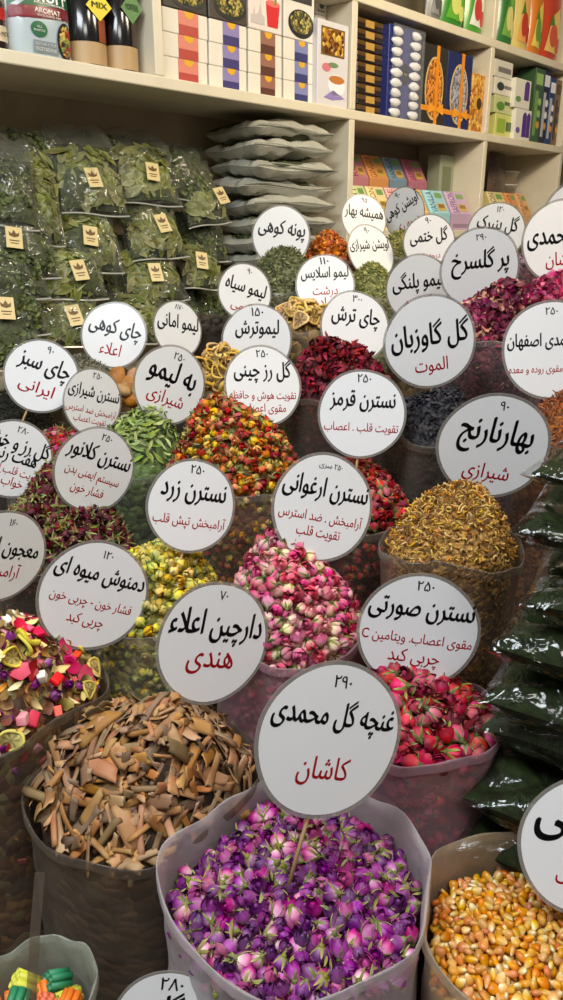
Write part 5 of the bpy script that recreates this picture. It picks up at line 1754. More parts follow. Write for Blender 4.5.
YEL_B = pm('greenish yellow petal', [(0, (128, 142, 60)), (0.4, (178, 178, 84)), (0.8, (208, 194, 92)), (1, (178, 158, 62))], hue=0.02, val=0.22)
ORA_A = pm('orange petal', [(0, (180, 150, 60)), (0.35, (222, 130, 40)), (0.8, (206, 82, 30)), (1, (168, 50, 24))], hue=0.025, val=0.28)
ORA_B = pm('golden petal', [(0, (160, 156, 70)), (0.4, (220, 184, 66)), (1, (214, 150, 38))], hue=0.02, val=0.25)
ORA_C = pm('brick red petal', [(0, (176, 130, 70)), (0.35, (186, 62, 40)), (1, (142, 28, 28))], hue=0.02, val=0.25)
DRK_A = pm('maroon petal', [(0, (120, 60, 60)), (0.3, (112, 22, 44)), (0.7, (84, 10, 34)), (1, (48, 6, 20))], hue=0.015, val=0.35)
HIB_A = pm('hibiscus red', [(0, (70, 8, 22)), (0.5, (120, 14, 38)), (1, (146, 26, 52))], hue=0.015, val=0.35)
KER_A = pm('golden kernel', [(0, (232, 208, 150)), (0.25, (216, 166, 70)), (0.6, (204, 136, 28)), (1, (196, 122, 18))], hue=0.012, val=0.15, rough=0.35, spec=0.5, namp=0.08)
KER_B = pm('pale kernel', [(0, (240, 226, 186)), (0.3, (228, 198, 124)), (0.65, (216, 164, 66)), (1, (204, 142, 44))], hue=0.012, val=0.12, rough=0.35, spec=0.5, namp=0.08)
KER_C = pm('orange kernel', [(0, (232, 190, 110)), (0.3, (216, 138, 30)), (1, (200, 104, 14))], hue=0.012, val=0.15, rough=0.35, spec=0.5, namp=0.08)
BRK_O = pm('bark outside', [(0, (118, 96, 72)), (0.5, (132, 108, 80)), (1, (104, 82, 60))], hue=0.015, val=0.25, nscale=160, namp=0.35)
BRK_I = pm('bark inside', [(0, (160, 120, 80)), (0.5, (146, 104, 66)), (1, (172, 134, 94))], hue=0.012, val=0.22, nscale=160, namp=0.25)
BRK_I2 = pm('bark dark inside', [(0, (132, 92, 60)), (0.5, (120, 82, 54)), (1, (146, 104, 68))], hue=0.012, val=0.22, nscale=160, namp=0.25)
BRK_I3 = pm('bark orange', [(0, (170, 120, 76)), (0.5, (156, 106, 64)), (1, (182, 136, 92))], hue=0.012, val=0.2, nscale=160, namp=0.25)
LEAF_A = pm('verbena leaf', [(0, (84, 108, 40)), (0.5, (120, 140, 62)), (1, (156, 166, 94))], hue=0.025, val=0.3)
LEAF_B = pm('pale verbena leaf', [(0, (120, 146, 70)), (1, (186, 194, 128))], hue=0.025, val=0.25)
LIME_R = pm('lime rind', [(0, (170, 134, 70)), (0.7, (206, 170, 94)), (1, (216, 184, 116))], hue=0.015, val=0.25)
LIME_P = pm('lime pulp', [(0, (86, 62, 32)), (0.5, (142, 106, 54)), (1, (196, 160, 92))], hue=0.015, val=0.25)
QUI = pm('tan dried fruit', [(0, (150, 104, 54)), (0.5, (184, 134, 74)), (1, (164, 114, 60))], hue=0.015, val=0.2, nscale=90, namp=0.35)
BLK = pm('black lime skin', [(0, (34, 28, 24)), (1, (58, 48, 40))], val=0.3, nscale=90, namp=0.3)


def T_rose(seed, open_, layers=((0.55, 3), (0.85, 4), (1.0, 5)), nt=5, ns=5):
    return rose_petals(open_, layers, seed, nt, ns).tmpl()


def sub(a, mat):                      # template of a small bud: petals material 0, calyx material 1
    return merged(a, mat)


def rbud(seed, open_, small=True, spread=0.3):
    lay = ((0.75, 3), (1.0, 4)) if small else ((0.55, 3), (0.85, 4), (1.0, 5))
    return merged(rose_petals(open_, lay, seed, 4 if small else 5, 4 if small else 5), rose_calyx(seed, 1, 0.3, spread))


SPK = lambda n, cols, sc=90, zs=1.0: speckle_mat('packed ' + n, cols, sc, zs=zs)
C = {}
C['rosebud'] = dict(size=0.0084, space=0.0132, sets=[('deep violet', [PUR_A, SEP]), ('bright purple', [PUR_B, SEP]), ('pinkish purple', [PUR_C, SEP])],
    T=[T_rose(i, o) for i, o in enumerate((0.0, 0.0, 0.05, 0.12, 0.3, 0.0))], CAL=[rose_calyx(i, 0, 0.6, 0.3).tmpl() for i in range(6)],
    mode='bud', n=290, name='purple_rosebud', cat='rosebud', thing='dried rosebud', where='the purple rosebud sack', group='purple rosebuds in the front sack',
    core=SPK('purple', [(120, 50, 110), (150, 80, 140), (90, 30, 80), (150, 130, 90), (170, 110, 150)], 70), down=0.006, inset=0.012, side=200)
C['corn'] = dict(size=0.0064, space=0.0079, sets=[('golden yellow', [KER_A]), ('pale cream tipped', [KER_B]), ('deep orange', [KER_C])], T=[kernel(i).tmpl() for i in range(5)],
    mode='any', n=300, name='corn_kernel', cat='corn kernel', thing='corn kernel', where='the corn sack', group='corn kernels in the corner sack',
    core=SPK('corn', [(206, 150, 60), (226, 186, 110), (190, 120, 30), (216, 170, 90)], 95), down=0.006, inset=0.008, side=0)
C['cinnamon'] = dict(tilt=0.5, layers=3, margin=0.011, size=0.024, space=0.0088, sets=[('tan', [BRK_I, BRK_O]), ('grey-brown', [BRK_O, BRK_I2]), ('orange brown', [BRK_I3, BRK_I])],
    T=[bark(i, w, c, 0.05).tmpl() for i, (w, c) in enumerate(((.24, 1.2), (.34, .8), (.18, 2.2), (.28, 1.8), (.4, .5), (.14, 1.0), (.24, 2.6), (.36, 1.0), (.3, .7), (.12, .8)))],
    mode='flat', n=300, name='cinnamon_bark', cat='cinnamon', thing='cinnamon bark strip', where='the cinnamon sack', group='bark strips in the cinnamon sack', sizes=(0.45, 1.35),
    core=SPK('bark', [(70, 54, 42), (92, 70, 50), (50, 40, 32), (104, 80, 58), (80, 60, 44)], 46, 1.6), down=0.012, inset=0.013, side=260)
C['yellow'] = dict(size=0.0086, space=0.0115, sets=[('yellow', [YEL_A, SEP]), ('greenish yellow', [YEL_B, SEPD])], T=[rbud(i, 0.05 * i) for i in range(4)],
    mode='bud', n=200, name='yellow_rosebud', cat='rosebud', thing='dried rosebud', where='the yellow rosebud sack', group='yellow rosebuds',
    core=SPK('yellow', [(150, 140, 60), (190, 170, 80), (110, 110, 50), (170, 150, 90)], 80), down=0.006, inset=0.012, side=150)
C['pink'] = dict(size=0.0086, space=0.0118, sets=[('pale pink', [PNK_A, SEPD]), ('rose pink', [PNK_B, SEPD]), ('creamy pink', [PNK_C, SEP])], T=[rbud(i, 0.12 * i, False) for i in range(5)],
    mode='bud', n=230, name='pink_rosebud', cat='rosebud', thing='dried rose', where='the pink rosebud sack', group='pink rosebuds in the middle sack',
    core=SPK('pink', [(170, 90, 110), (200, 150, 150), (130, 60, 80), (150, 140, 90)], 75), down=0.006, inset=0.012, side=160)
C['magenta'] = dict(size=0.0096, space=0.0138, sets=[('magenta', [MAG_A, SEPD]), ('crimson', [MAG_B, SEPD])], T=[rbud(i, 0.1 * i, False) for i in range(5)],
    mode='bud', n=150, name='magenta_rosebud', cat='rosebud', thing='dried rosebud', where='the magenta rosebud sack', group='magenta rosebuds beside the dark green bags',
    core=SPK('magenta', [(110, 20, 50), (150, 40, 80), (70, 12, 34), (100, 80, 50)], 60), down=0.006, inset=0.014, side=260)
C['red'] = dict(size=0.0086, space=0.0115, sets=[('bright red', [RED_A, SEPD]), ('crimson', [MAG_B, SEPD])], T=[rbud(i, 0.1 * i) for i in range(4)],
    mode='bud', n=170, name='red_rosebud', cat='rosebud', thing='dried rosebud', where='the red rosebud sack', group='red rosebuds behind the pink ones',
    core=SPK('red', [(90, 12, 20), (120, 20, 34), (60, 8, 16), (80, 60, 36)], 80), down=0.006, inset=0.012, side=200)
C['mixed'] = dict(size=0.0074, space=0.0100, sets=[('orange', [ORA_A, SEPD]), ('golden yellow', [ORA_B, SEPD]), ('brick red', [ORA_C, SEP])], T=[rbud(i, 0.15 + 0.08 * i, True, 0.7) for i in range(5)],
    mode='bud', n=260, name='mixed_rosebud', cat='rosebud', thing='dried rosebud', where='the mixed rosebud sack', group='mixed orange rosebuds',
    core=SPK('mixed', [(120, 84, 40), (150, 100, 46), (100, 50, 30), (110, 100, 50), (80, 60, 34)], 85), down=0.006, inset=0.012, side=220)
C['dark'] = dict(size=0.0082, space=0.0112, sets=[('maroon', [DRK_A, SEPD]), ('maroon green-leaved', [DRK_A, SEP])], T=[rbud(i, 0.04 * i, True, 1.0) for i in range(5)],
    mode='bud', n=220, name='maroon_rosebud', cat='rosebud', thing='dried rosebud', where='the dark rosebud sack', group='dark maroon rosebuds',
    core=SPK('maroon', [(50, 14, 24), (70, 20, 34), (40, 30, 24), (60, 54, 34)], 85), down=0.006, inset=0.012, side=150)
C['shiraz'] = dict(size=0.0078, space=0.0118, sets=[('bright red', [RED_A, SEPD]), ('pinkish red', [PNK_B, SEPD])], T=[rbud(i, 0.15 * i, True, 0.9) for i in range(4)],
    mode='bud', n=110, name='small_red_rosebud', cat='rosebud', thing='dried rosebud', where='the small red rosebud sack', group='small red rosebuds',
    core=SPK('shiraz', [(110, 24, 34), (80, 14, 24), (70, 70, 40)], 85), down=0.006, inset=0.012, side=60)
C['hibiscus'] = dict(size=0.0125, space=0.0145, sets=[('dark red', [HIB_A])], T=[hibiscus(i).tmpl() for i in range(5)],
    mode='any', n=120, name='hibiscus_calyx', cat='dried hibiscus', thing='dried hibiscus calyx', where='the hibiscus sack', group='dried hibiscus',
    core=SPK('hibiscus', [(50, 8, 18), (76, 12, 28), (36, 6, 14)], 70), down=0.008, inset=0.014, side=60)
C['verbena'] = dict(size=0.016, space=0.0088, sets=[('bright green', [LEAF_A]), ('pale green', [LEAF_B])], T=[blade(i, 1.0, 0.2, 0.9 - 0.3 * i, 0.5) .tmpl() for i in range(6)],
    mode='flat', n=260, name='verbena_leaf', cat='dried leaf', thing='long dried leaf', where='the green leaf sack', group='long green leaves', layers=3,
    core=SPK('verbena', [(64, 84, 40), (86, 106, 54), (50, 64, 36), (96, 116, 70)], 70), down=0.008, inset=0.010, side=140)
C['sliced'] = dict(size=0.021, space=0.022, sets=[('tan', [LIME_R, LIME_P])], T=[fruit_ring(i).tmpl() for i in range(3)] + [rind_curl(i).tmpl() for i in range(3)],
    mode='flat', n=60, name='dried_lime_slice', cat='dried fruit', thing='dried lime slice', where='the sliced lime sack', group='sliced dried limes', tilt=0.8,
    core=SPK('sliced', [(120, 92, 46), (84, 64, 34), (150, 120, 66)], 60), down=0.014, inset=0.014, side=30)
C['lime'] = dict(size=0.019, space=0.019, sets=[('tan', [LIME_R, LIME_P])], T=[rind_curl(i).tmpl() for i in range(4)] + [fruit_ring(9).tmpl()],
    mode='flat', n=80, name='dried_lime_ring', cat='dried fruit', thing='dried lime ring', where='the lime ring sack', group='dried lime rings', tilt=0.8,
    core=SPK('lime', [(120, 92, 46), (84, 64, 34), (150, 120, 66)], 60), down=0.014, inset=0.014, side=30)
C['quince'] = dict(size=0.020, space=0.030, sets=[('tan', [QUI])], T=[blob(i, 8, 12, 1.2, 0.95, 0.85, 0.12).tmpl() for i in range(4)],
    mode='any', n=30, name='dried_fruit', cat='dried fruit', thing='round dried fruit', where='the sack behind the green leaves', group='round tan dried fruit',
    core=SPK('quince', [(120, 84, 44), (90, 62, 34)], 40), down=0.018, inset=0.02, side=10)
C['pasta'] = dict(size=0.0125, space=0.024, sets=[(n, [plain(n + ' pasta', c, 0.5, noise=0.12, nscale=60)]) for n, c in
    (('orange', (226, 120, 34)), ('dark green', (40, 128, 88)), ('salmon', (222, 112, 78)), ('yellow', (206, 206, 70)), ('cream', (226, 200, 150)), ('crimson', (178, 40, 84)))],
    T=[pasta_bundle(0).tmpl()], mode='any', n=40, name='pasta_piece', cat='pasta', thing='honeycomb pasta piece', where='the pasta bag', group='coloured pasta pieces', sizes=(0.8, 1.05),
    core=SPK('pasta', [(200, 120, 50), (90, 130, 90), (200, 180, 110), (170, 80, 60)], 40), down=0.012, inset=0.014, side=40)
C['blacklime'] = dict(size=0.016, space=0.03, sets=[('black', [BLK])], T=[blob(i + 20, 7, 10, 1, 1, 0.95, 0.06).tmpl() for i in range(3)],
    mode='any', n=20, name='black_lime', cat='dried fruit', thing='dried black lime', where='the black lime sack', group='black limes',
    core=SPK('blacklime', [(30, 26, 22), (44, 38, 32)], 40), down=0.014, inset=0.016, side=0)


def fine(name, label, size, space, mats, T, core, layers=2, mode='any', down=0.004, inset=0.006, side=0, sizes=(0.7, 1.25)):
    return dict(stuff=True, name=name, label=label, size=size, space=space, sets=[('', [m]) for m in mats], T=T, core=core, layers=layers, mode=mode, down=down, inset=inset, side=side, n=0, sizes=sizes)


fl = [flake(i, 0.5 + 0.3 * i).tmpl() for i in range(5)]
sh = [shred(i, 0.16, 1.2 + 0.6 * i).tmpl() for i in range(5)]
nd = [shred(i, 0.07, 0.3 + 0.25 * i, 4).tmpl() for i in range(4)]
bl = [blade(i, 1.0, 0.4, 0.6 * i - 0.6, 0.4, 5).tmpl() for i in range(4)]
C['blossom'] = fine('orange_blossom', 'golden brown curled orange blossom heaped in its smoky sack', 0.0062, 0.0062,
    [pm('blossom gold', [(0, (176, 126, 46)), (1, (214, 170, 86))], val=0.3), pm('blossom brown', [(0, (122, 82, 28)), (1, (166, 116, 50))], val=0.3), pm('blossom pale', [(0, (196, 160, 84)), (1, (226, 196, 130))], val=0.2)],
    sh, SPK('blossom', [(150, 108, 48), (186, 144, 74), (112, 78, 34), (170, 130, 70)], 130), side=420, inset=0.008)
C['borage'] = fine('borage_flowers', 'blue-black dried borage flowers heaped below their large sign', 0.0085, 0.0082,
    [pm('borage ink', [(0, (12, 12, 20)), (1, (26, 26, 40))], val=0.4), pm('borage slate', [(0, (20, 20, 30)), (1, (48, 47, 58))], val=0.3)],
    bl + [shred(i + 9, 0.16, 1.0).tmpl() for i in range(2)], SPK('borage', [(26, 26, 34), (40, 38, 46), (52, 48, 50)], 90), layers=3, mode='flat')
C['petal'] = fine('rose_petals', 'deep purple-red rose petals in a tall heap below their sign', 0.0082, 0.0085,
    [pm('petal plum', [(0, (78, 16, 44)), (1, (118, 34, 70))], val=0.4), pm('petal wine', [(0, (112, 22, 52)), (1, (156, 60, 92))], val=0.35), pm('petal pale', [(0, (150, 90, 84)), (1, (196, 150, 120))], val=0.3), pm('petal plum', [])],
    fl, SPK('petal', [(60, 14, 34), (86, 24, 50), (44, 10, 26), (110, 50, 64)], 100), side=500)
C['bright'] = fine('rose_petals', 'bright pinkish red rose petals heaped beside the photo edge', 0.0088, 0.009,
    [pm('petal cerise', [(0, (150, 24, 70)), (1, (196, 70, 118))], val=0.35), pm('petal rosy', [(0, (186, 60, 104)), (1, (222, 130, 160))], val=0.3), pm('petal wine', [])],
    fl, SPK('bright', [(120, 24, 60), (160, 60, 96), (90, 16, 44)], 100), side=120)
C['safflower'] = fine('safflower_shreds', 'orange-brown dried flower shreds heaped by the dark green bags', 0.010, 0.0075,
    [pm('safflower orange', [(0, (170, 92, 30)), (1, (206, 132, 56))], val=0.35), pm('safflower brown', [(0, (110, 56, 20)), (1, (156, 86, 34))], val=0.3)],
    nd, SPK('safflower', [(120, 66, 26), (150, 90, 38), (84, 44, 20)], 110), layers=3)
C['mint'] = fine('mint_leaves', 'grey-green crushed mint heaped in front of its round sign', 0.0075, 0.0068,
    [pm('mint grey', [(0, (110, 114, 74)), (1, (158, 158, 112))], val=0.35), pm('mint dark', [(0, (70, 76, 46)), (1, (106, 110, 70))], val=0.3)], bl + nd, SPK('mint', [(90, 94, 62), (120, 122, 84), (64, 68, 44)], 120), layers=3)
C['oregano'] = fine('oregano_leaves', 'pale green dried oregano heaped in front of a tilted sign', 0.006, 0.006,
    [pm('oregano pale', [(0, (142, 142, 78)), (1, (190, 186, 118))], val=0.3), pm('oregano green', [(0, (98, 108, 48)), (1, (140, 146, 76))], val=0.3)], bl + nd, SPK('oregano', [(120, 122, 70), (150, 148, 92), (84, 90, 50)], 130), layers=3)
C['thyme'] = fine('thyme_leaves', 'yellowish green dried thyme heaped below the narrow grey sign', 0.006, 0.0062,
    [pm('thyme pale', [(0, (150, 142, 72)), (1, (190, 178, 104))], val=0.3), pm('oregano green', [])], bl + nd, SPK('thyme', [(124, 118, 62), (150, 140, 80), (90, 90, 46)], 130))
C['marigold'] = fine('marigold_petals', 'orange dried marigold petals beside the pile of flat bags', 0.008, 0.0075,
    [pm('marigold orange', [(0, (206, 108, 14)), (1, (234, 150, 30))], val=0.25), pm('marigold rust', [(0, (150, 72, 20)), (1, (196, 110, 30))], val=0.3)], fl + sh, SPK('marigold', [(190, 104, 20), (220, 140, 34), (130, 70, 20)], 120))
C['tea'] = fine('black_tea', 'dark greenish black tea leaves under the glossy sign at the photo edge', 0.006, 0.006,
    [pm('tea black', [(0, (34, 34, 26)), (1, (66, 64, 48))], val=0.4)], nd + sh, SPK('tea', [(30, 30, 24), (48, 46, 36), (22, 22, 18)], 130))
C['mountain'] = fine('mountain_tea', 'grey crumbled mountain tea just below the leaf bags', 0.006, 0.006,
    [pm('mountain grey', [(0, (120, 116, 98)), (1, (170, 166, 144))], val=0.35), pm('mountain dark', [(0, (76, 74, 58)), (1, (120, 116, 94))], val=0.3)], bl + nd, SPK('mountain', [(110, 106, 88), (140, 136, 116), (80, 78, 62)], 130))
C['leopard'] = fine('lime_crumbs', 'brown dried crumbs hidden behind the large borage sign', 0.008, 0.012, [LIME_P], fl, SPK('lime', []), layers=1)
C['mallow'] = fine('mallow_flowers', 'dull pink dried flowers hidden behind the grey sign by the tea boxes', 0.008, 0.012, [pm('mallow pink', [(0, (120, 84, 90)), (1, (160, 120, 120))])], fl, SPK('petal', []), layers=1)
C['cheese'] = fine('cheeseweed_flowers', 'mauve dried flowers behind the deep purple petals', 0.008, 0.012, [pm('mallow mauve', [(0, (110, 80, 104)), (1, (150, 120, 140))])], fl, SPK('petal', []), layers=1)

# fruit tea mix: several kinds of piece in one sack
BIT = [blade(i + 60, 1.0, 0.2, 0.6 * i - 0.6, 0.3, 5).tmpl() for i in range(4)]
for k_, b_ in (('mixed', (420, .0085)), ('dark', (380, .009)), ('pink', (130, .007)), ('magenta', (90, .008)), ('red', (120, .007)), ('rosebud', (170, .009)), ('shiraz', (150, .007)), ('yellow', (120, .006))):
    C[k_]['bits'] = b_
FR = dict(size=0.0115, space=0.0125, sets=[], T=[], mode='flat', tilt=0.6, n=280, core=SPK('fruit', [(110, 70, 40), (150, 110, 60), (90, 40, 40), (130, 120, 80), (70, 50, 36)], 60), down=0.010, inset=0.012, side=160, mixed=True, where='the fruit tea sack', layers=2)
CREAM = pm('cream fruit flesh', [(0, (232, 220, 170)), (1, (214, 190, 120))], val=0.12, nscale=120)
FRK = [   # weight, name, category, wording, size, template, materials
    (5, 'dried_apple_strip', 'dried fruit', ('cream', 'dried apple strip'), 1.3, [blade(i, 1.0, 0.34, 0.7, 0.25).tmpl() for i in range(3)], [CREAM]),
    (1, 'dried_apple_slice', 'dried fruit', ('pale green', 'dried apple slice'), 1.2, [fruit_ring(3, minor=0.08, spokes=5).tmpl()], [CREAM, pm('apple green', [(0, (196, 206, 140)), (1, (226, 226, 180))], val=0.1)]),
    (1, 'dried_citrus_slice', 'dried fruit', ('yellow', 'dried citrus slice'), 1.35, [fruit_ring(i + 5, minor=0.16).tmpl() for i in range(2)], [pm('citrus rind', [(0, (176, 150, 60)), (1, (206, 186, 96))], val=0.15), pm('citrus pulp', [(0, (112, 92, 60)), (1, (196, 176, 110))], val=0.15)]),
    (2, 'dried_strawberry_piece', 'dried fruit', ('bright red', 'dried fruit piece'), 0.9, [chunk(i, 1, 0.7, 0.35).tmpl() for i in range(3)], [pm('strawberry red', [(0, (200, 40, 60)), (1, (224, 90, 100))], val=0.2)]),
    (3, 'dried_rose_petal', 'rose petal', ('crimson', 'dried rose petal'), 1.2, [flake(i, 0.5).tmpl() for i in range(3)], [pm('petal crimson', [(0, (176, 20, 60)), (1, (206, 44, 86))], val=0.2)]),
    (2, 'candied_fruit_cube', 'candied fruit', ('pale pink', 'candied fruit cube'), 0.72, [chunk(i + 4, 0.9, 0.8, 0.7).tmpl() for i in range(3)], [pm('candied pink', [(0, (222, 130, 150)), (1, (236, 176, 186))], val=0.15)]),
    (1, 'candied_fruit_cube', 'candied fruit', ('white', 'candied fruit cube'), 0.7, [chunk(i + 8, 0.9, 0.8, 0.8).tmpl() for i in range(2)], [pm('candied white', [(0, (230, 220, 206)), (1, (244, 238, 228))], val=0.06)]),
    (3, 'small_rosebud', 'rosebud', ('violet', 'small rosebud'), 0.62, [rbud(2, 0.0)], [PUR_B, SEP]),
    (7, 'dried_herb_leaf', 'dried leaf', ('olive brown', 'dried leaf scrap'), 0.8, [flake(i + 3, 1.2).tmpl() for i in range(4)], [pm('olive scrap', [(0, (110, 84, 42)), (1, (158, 130, 74))], val=0.4, hue=0.03)]),
    (5, 'dried_fruit_chip', 'dried fruit', ('reddish brown', 'dried fruit chip'), 0.75, [flake(i + 13, 0.9).tmpl() for i in range(3)], [pm('brown chip', [(0, (92, 50, 34)), (1, (140, 90, 56))], val=0.35)]),
    (3, 'dried_fruit_peel', 'dried fruit', ('orange yellow', 'dried peel curl'), 1.1, [blade(i + 6, 1.0, 0.22, 1.6, 0.3).tmpl() for i in range(3)], [pm('peel', [(0, (206, 140, 40)), (1, (226, 180, 86))], val=0.2)]),
]
FR['kinds'] = FRK
C['fruit'] = FR

# -------- scatter
bv, bf = [], []
for k, s in SACKS.items():
    t = core_mb(s, C[k]['inset'], C[k]['down'] + 0.004, 0).tmpl()
    n0 = len(bv); bv.extend(map(tuple, t['v'])); j = 0
    for c_ in t['t']:
        bf.append(tuple(int(i) + n0 for i in t['l'][j:j + c_])); j += c_
for (c, n, R) in sign_discs:
    u = np.cross(n, (0.2, 0.3, 0.9)); u /= np.linalg.norm(u); v = np.cross(n, u)
    n0 = len(bv)
    bv.extend(tuple(c + R * (math.cos(a) * u + math.sin(a) * v)) for a in np.linspace(0, 2 * math.pi, 24, endpoint=False))
    bf.append(tuple(range(n0, n0 + 24)))
for (v_, f_) in EXTRA_OCC:
    n0 = len(bv); bv.extend(map(tuple, v_)); bf.extend(tuple(i + n0 for i in q) for q in f_)
OCC = BVHTree.FromPolygons(bv, bf)


def visible(p, slack):
    q = project(p)
    if not (-14 < q[0] < 577 and -14 < q[1] < 1014):
        return 0
    d = p - CAM; L_ = np.linalg.norm(d)
    h = OCC.ray_cast(Vector(CAM), Vector(d / L_), float(L_))
    if h[0] is None or h[3] > L_ - slack:
        return 2
    return 0


def poisson(s, space, margin):
    """jittered dart throwing over the top of a heap, in local x, y"""
    R = s['R']; cell = space / math.sqrt(2); G = {}; out = []
    tries = int(14 * math.pi * R * R / space ** 2)
    for _ in range(tries):
        x, y = RNG.uniform(-R, R), RNG.uniform(-R, R)
        if math.hypot(x, y) > rfun(s, x, y) - margin:
            continue
        gx, gy = int(x // cell), int(y // cell)
        ok = True
        for i in range(gx - 2, gx + 3):
            for j in range(gy - 2, gy + 3):
                for (a, b) in G.get((i, j), ()):
                    if (a - x) ** 2 + (b - y) ** 2 < space * space:
                        ok = False
        if ok:
            G.setdefault((gx, gy), []).append((x, y)); out.append((x, y))
    return out


def orient(mode, nrm, tilt=0.45):
    if mode == 'any':
        return rand_rot(rdir())
    if mode == 'flat':
        return rand_rot(nrm + tilt * rdir())
    d = rdir()
    d = d + 0.4 * nrm
    return rand_rot(d)


def region(s, x, y):
    """where on its heap a piece lies, told as seen from the photo's side"""
    r = rfun(s, x, y); q = math.hypot(x, y) / r
    f = (s['c'][:2] - CAM[:2]); f = f / np.linalg.norm(f)
    a = (x * f[0] + y * f[1]) / r; b = (x * f[1] - y * f[0]) / r
    if q < 0.42:
        return 'in the middle of'
    if abs(a) > abs(b):
        return 'at the back of' if a > 0 else 'at the front of'
    return 'at the right of' if b > 0 else 'at the left of'


N_IND = 0
for k, s in SACKS.items():
    c = C[k]
    sz, sp = c['size'], c['space']
    sets = c['sets'] if not c.get('mixed') else [('', kd[6]) for kd in c['kinds']]
    nm = [len(m[1]) for m in sets]
    mats, base = [], []
    for _, ms in sets:
        base.append(len(mats)); mats += ms
    if 'CAL' in c:
        pass
    core = core_mb(s, c['inset'], c['down'] + 0.004, len(mats))
    mats = mats + [c['core']]
    lo, hi = c.get('sizes', (0.82, 1.2))
    items = []
    T = c['T']
    def pick():
        if c.get('mixed'):
            wts = np.array([kd[0] for kd in c['kinds']], float)
            i = int(RNG.choice(len(wts), p=wts / wts.sum()))
            kd = c['kinds'][i]
            return i, kd[5][int(RNG.integers(len(kd[5])))], kd[4]
        i = int(RNG.integers(len(sets)))
        return i, int(RNG.integers(len(T))), 1.0
    def tm(i, t):
        return shift_mats(T[t] if not c.get('mixed') else t, base[i])
    # buried layers, joined into one object nobody could count
    for lay in range(c.get('layers', 1)):
        top = (lay == c.get('layers', 1) - 1) and c.get('stuff')
        for (x, y) in poisson(s, sp * 0.95, c.get('margin', sz * 0.9)):
            nrm = surf_n(s, x, y)
            depth = (0.2 if c.get('stuff') else -0.75) * sz - (c.get('layers', 1) - 1 - lay) * sz * 0.5
            i, t, kk = pick()
            q = sz * RNG.uniform(lo, hi) * kk
            p = np.array([s['c'][0] + x, s['c'][1] + y, surf(s, x, y)]) + nrm * depth
            items.append((tm(i, t), orient(c['mode'], nrm, c.get('tilt', 0.45)) * q, p, RNG.uniform()))
            if 'CAL' in c:
                pass
    # loose sepals and leaf bits between the buds
    if c.get('bits'):
        bits, bs = c['bits']
        pts = poisson(s, 0.004, sz)
        for q in RNG.permutation(len(pts))[:bits]:
            x, y = pts[q]
            nrm = surf_n(s, x, y)
            p = np.array([s['c'][0] + x, s['c'][1] + y, surf(s, x, y)]) + nrm * sz * RNG.uniform(0.5, 1.3)
            items.append((shift_mats(BIT[int(RNG.integers(len(BIT)))], base[int(RNG.integers(len(sets)))] + 1), rand_rot(nrm + 0.9 * rdir()) * bs * RNG.uniform(.6, 1.2), p, RNG.uniform()))
    # against the bag's wall, on the side that shows
    f = (CAM[:2] - s['c'][:2]); f = f / np.linalg.norm(f)
    for _ in range(c['side']):
        a = math.atan2(f[1], f[0]) + RNG.uniform(-1.5, 1.5)
        r = rfun(s, math.cos(a), math.sin(a)) - sz * 1.15
        zt = surf(s, r * math.cos(a), r * math.sin(a)) - sz
        z = zt - RNG.uniform(0, 0.22)
        p = np.array([s['c'][0] + r * math.cos(a), s['c'][1] + r * math.sin(a), z])
        i, t, kk = pick()
        nr = np.array([math.cos(a), math.sin(a), 0])
        items.append((tm(i, t), orient('flat' if c['mode'] == 'flat' else 'any', nr, 0.3) * sz * RNG.uniform(lo, min(hi, 1.0)) * kk * 0.9, p, RNG.uniform()))
    # the pieces one could count: objects of their own
    meshes = {}
    cand = []
    if not c.get('stuff'):
        for (x, y) in poisson(s, sp, c.get('margin', sz * 1.0)):
            nrm = surf_n(s, x, y)
            i, t, kk = pick()
            q = sz * RNG.uniform(lo, hi) * kk
            p = np.array([s['c'][0] + x, s['c'][1] + y, surf(s, x, y)]) + nrm * sz * (0.25 if c['mode'] != 'flat' else 0.15)
            R_ = orient(c['mode'], nrm, c.get('tilt', 0.45))
            vis = visible(p + nrm * sz * 0.5, 0.012)
            cand.append((0 if vis else 1, np.linalg.norm(p - CAM), x, y, i, t, q, p, R_))
        cand.sort(key=lambda e: (e[0], e[1]))
    n_done = 0
    for (hid, dist, x, y, i, t, q, p, R_) in cand:
        if hid or n_done >= c['n']:
            items.append((tm(i, t), R_ * q, p, RNG.uniform()))
            continue
        n_done += 1
        if c.get('mixed'):
            kd = c['kinds'][i]
            nm_, cat, (colr, what), mset = kd[1], kd[2], kd[3], kd[6]
            key = (i, id(t)); tt = t; grp = 'pieces of the fruit tea mix'
        else:
            nm_, cat, colr, what, mset, grp = c['name'], c['cat'], c['sets'][i][0], c['thing'], c['sets'][i][1], c['group']
            key = (i, t); tt = T[t]
        if key not in meshes:
            meshes[key] = mesh_from(nm_, tt, mset if 'CAL' not in c else mset[:1])
        o = link(nm_, meshes[key])
        M = m4(R_ * q, p)
        o.matrix_world = Matrix(M.tolist())
        up = R_[2, 2]
        pose = ''
        if c['mode'] == 'bud':
            pose = ' tip up' if up > 0.75 else ' leaning' if up > 0.35 else ' on its side' if up > -0.35 else ' tip down'
        lab = f"{colr} {what}{pose} {region(s, x, y)} {c['where']}"
        tag(o, lab, cat, grp)
        if 'CAL' in c:
            ck = ('cal', t)
            if ck not in meshes:
                meshes[ck] = mesh_from('calyx', c['CAL'][t], [mset[1]])
            ch = link('calyx', meshes[ck], o)
    N_IND += n_done
    st_name = c['name'] if c.get('stuff') else {'rosebud': 'packed_rosebuds'}.get(k, 'packed_' + (c.get('name', 'fruit_tea')) + 's')
    o = joined(st_name, items, mats, core, pressed(s))
    lab = c.get('label') or {'fruit': 'fruit tea mix filling the clear sack at the photo edge below its loose top pieces'}.get(k) or f"packed {c['thing']}s filling {c['where']} below the loose ones on top"
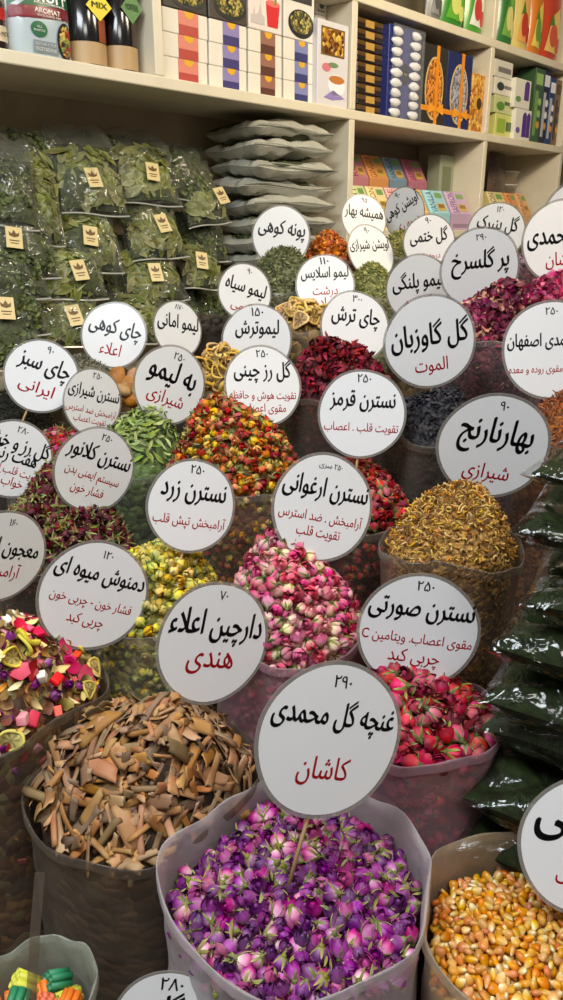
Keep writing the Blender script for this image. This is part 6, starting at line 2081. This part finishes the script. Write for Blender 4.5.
    tag(o, lab, 'filling' if not c.get('stuff') else 'dried herbs', None, 'stuff')
    print('CONTENT', k, 'ind', n_done, 'stuff', len(items))
print('INDIVIDUALS', N_IND)
# ------------------------------------------------------------------ room and light
WALLM = plain('painted wall', (196, 188, 172), 0.8, noise=0.05, nscale=4)
FLOORM = plain('floor tiles', (120, 114, 106), 0.5, noise=0.1, nscale=6)
CEILM = plain('white ceiling', (210, 208, 202), 0.9)
def room_box(name, u0, u1, w0, w1, z0, z1, m):
    p = [wl(u, w, z) for z in (z0, z1) for w in (w0, w1) for u in (u0, u1)]
    mb = MB().add(p, [(0, 2, 3, 1), (4, 5, 7, 6), (0, 1, 5, 4), (2, 6, 7, 3), (0, 4, 6, 2), (1, 3, 7, 5)])
    return struct(mb.build(name, [m], None, False))
room_box('floor', -4.0, 6.5, -0.5, 5.0, -0.08, 0.0, FLOORM)
room_box('ceiling', -4.0, 6.5, -0.5, 5.0, 3.15, 3.22, CEILM)
room_box('wall_back', -4.0, 6.5, -0.5, -0.42, 0.0, 3.15, WALLM)

def area(name, loc, target, sx, sy, power, color):
    l = bpy.data.lights.new(name, 'AREA')
    l.shape = 'RECTANGLE'; l.size = sx; l.size_y = sy
    l.energy = power; l.color = color
    o = bpy.data.objects.new(name, l); COL.objects.link(o)
    o.location = loc
    d = Vector(target) - Vector(loc)
    o.rotation_euler = d.to_track_quat('-Z', 'Y').to_euler()
    return o

area('ceiling_panel_cool', (-0.75, 0.35, 3.05), (-0.3, 1.2, 0.9), 1.1, 0.8, 66, (0.88, 0.95, 1.0))
area('ceiling_panel_warm', (1.45, 2.0, 3.05), (1.25, 3.3, 2.0), 0.9, 0.4, 48, (1.0, 0.85, 0.62))
area('ceiling_spot_warm', (0.7, 1.2, 3.05), (0.6, 1.9, 1.3), 0.35, 0.25, 14, (1.0, 0.84, 0.62))
area('fill_light_aisle', (0.5, -0.5, 3.05), (0.25, 0.9, 1.0), 1.0, 0.7, 34, (1.0, 0.96, 0.90))  # unseen fill lamp added behind the camera to brighten the display
w = bpy.data.worlds.new('room_light'); scene.world = w
w.use_nodes = True
bg = w.node_tree.nodes['Background']
bg.inputs[0].default_value = (1.0, 0.95, 0.88, 1); bg.inputs[1].default_value = 0.11
vs = scene.view_settings
scene.display_settings.display_device = 'sRGB'
vs.view_transform = 'Standard'; vs.look = 'None'; vs.gamma = 1.0; vs.use_curve_mapping = False
vs.exposure = 0.0
scene.cycles.transparent_max_bounces = 12
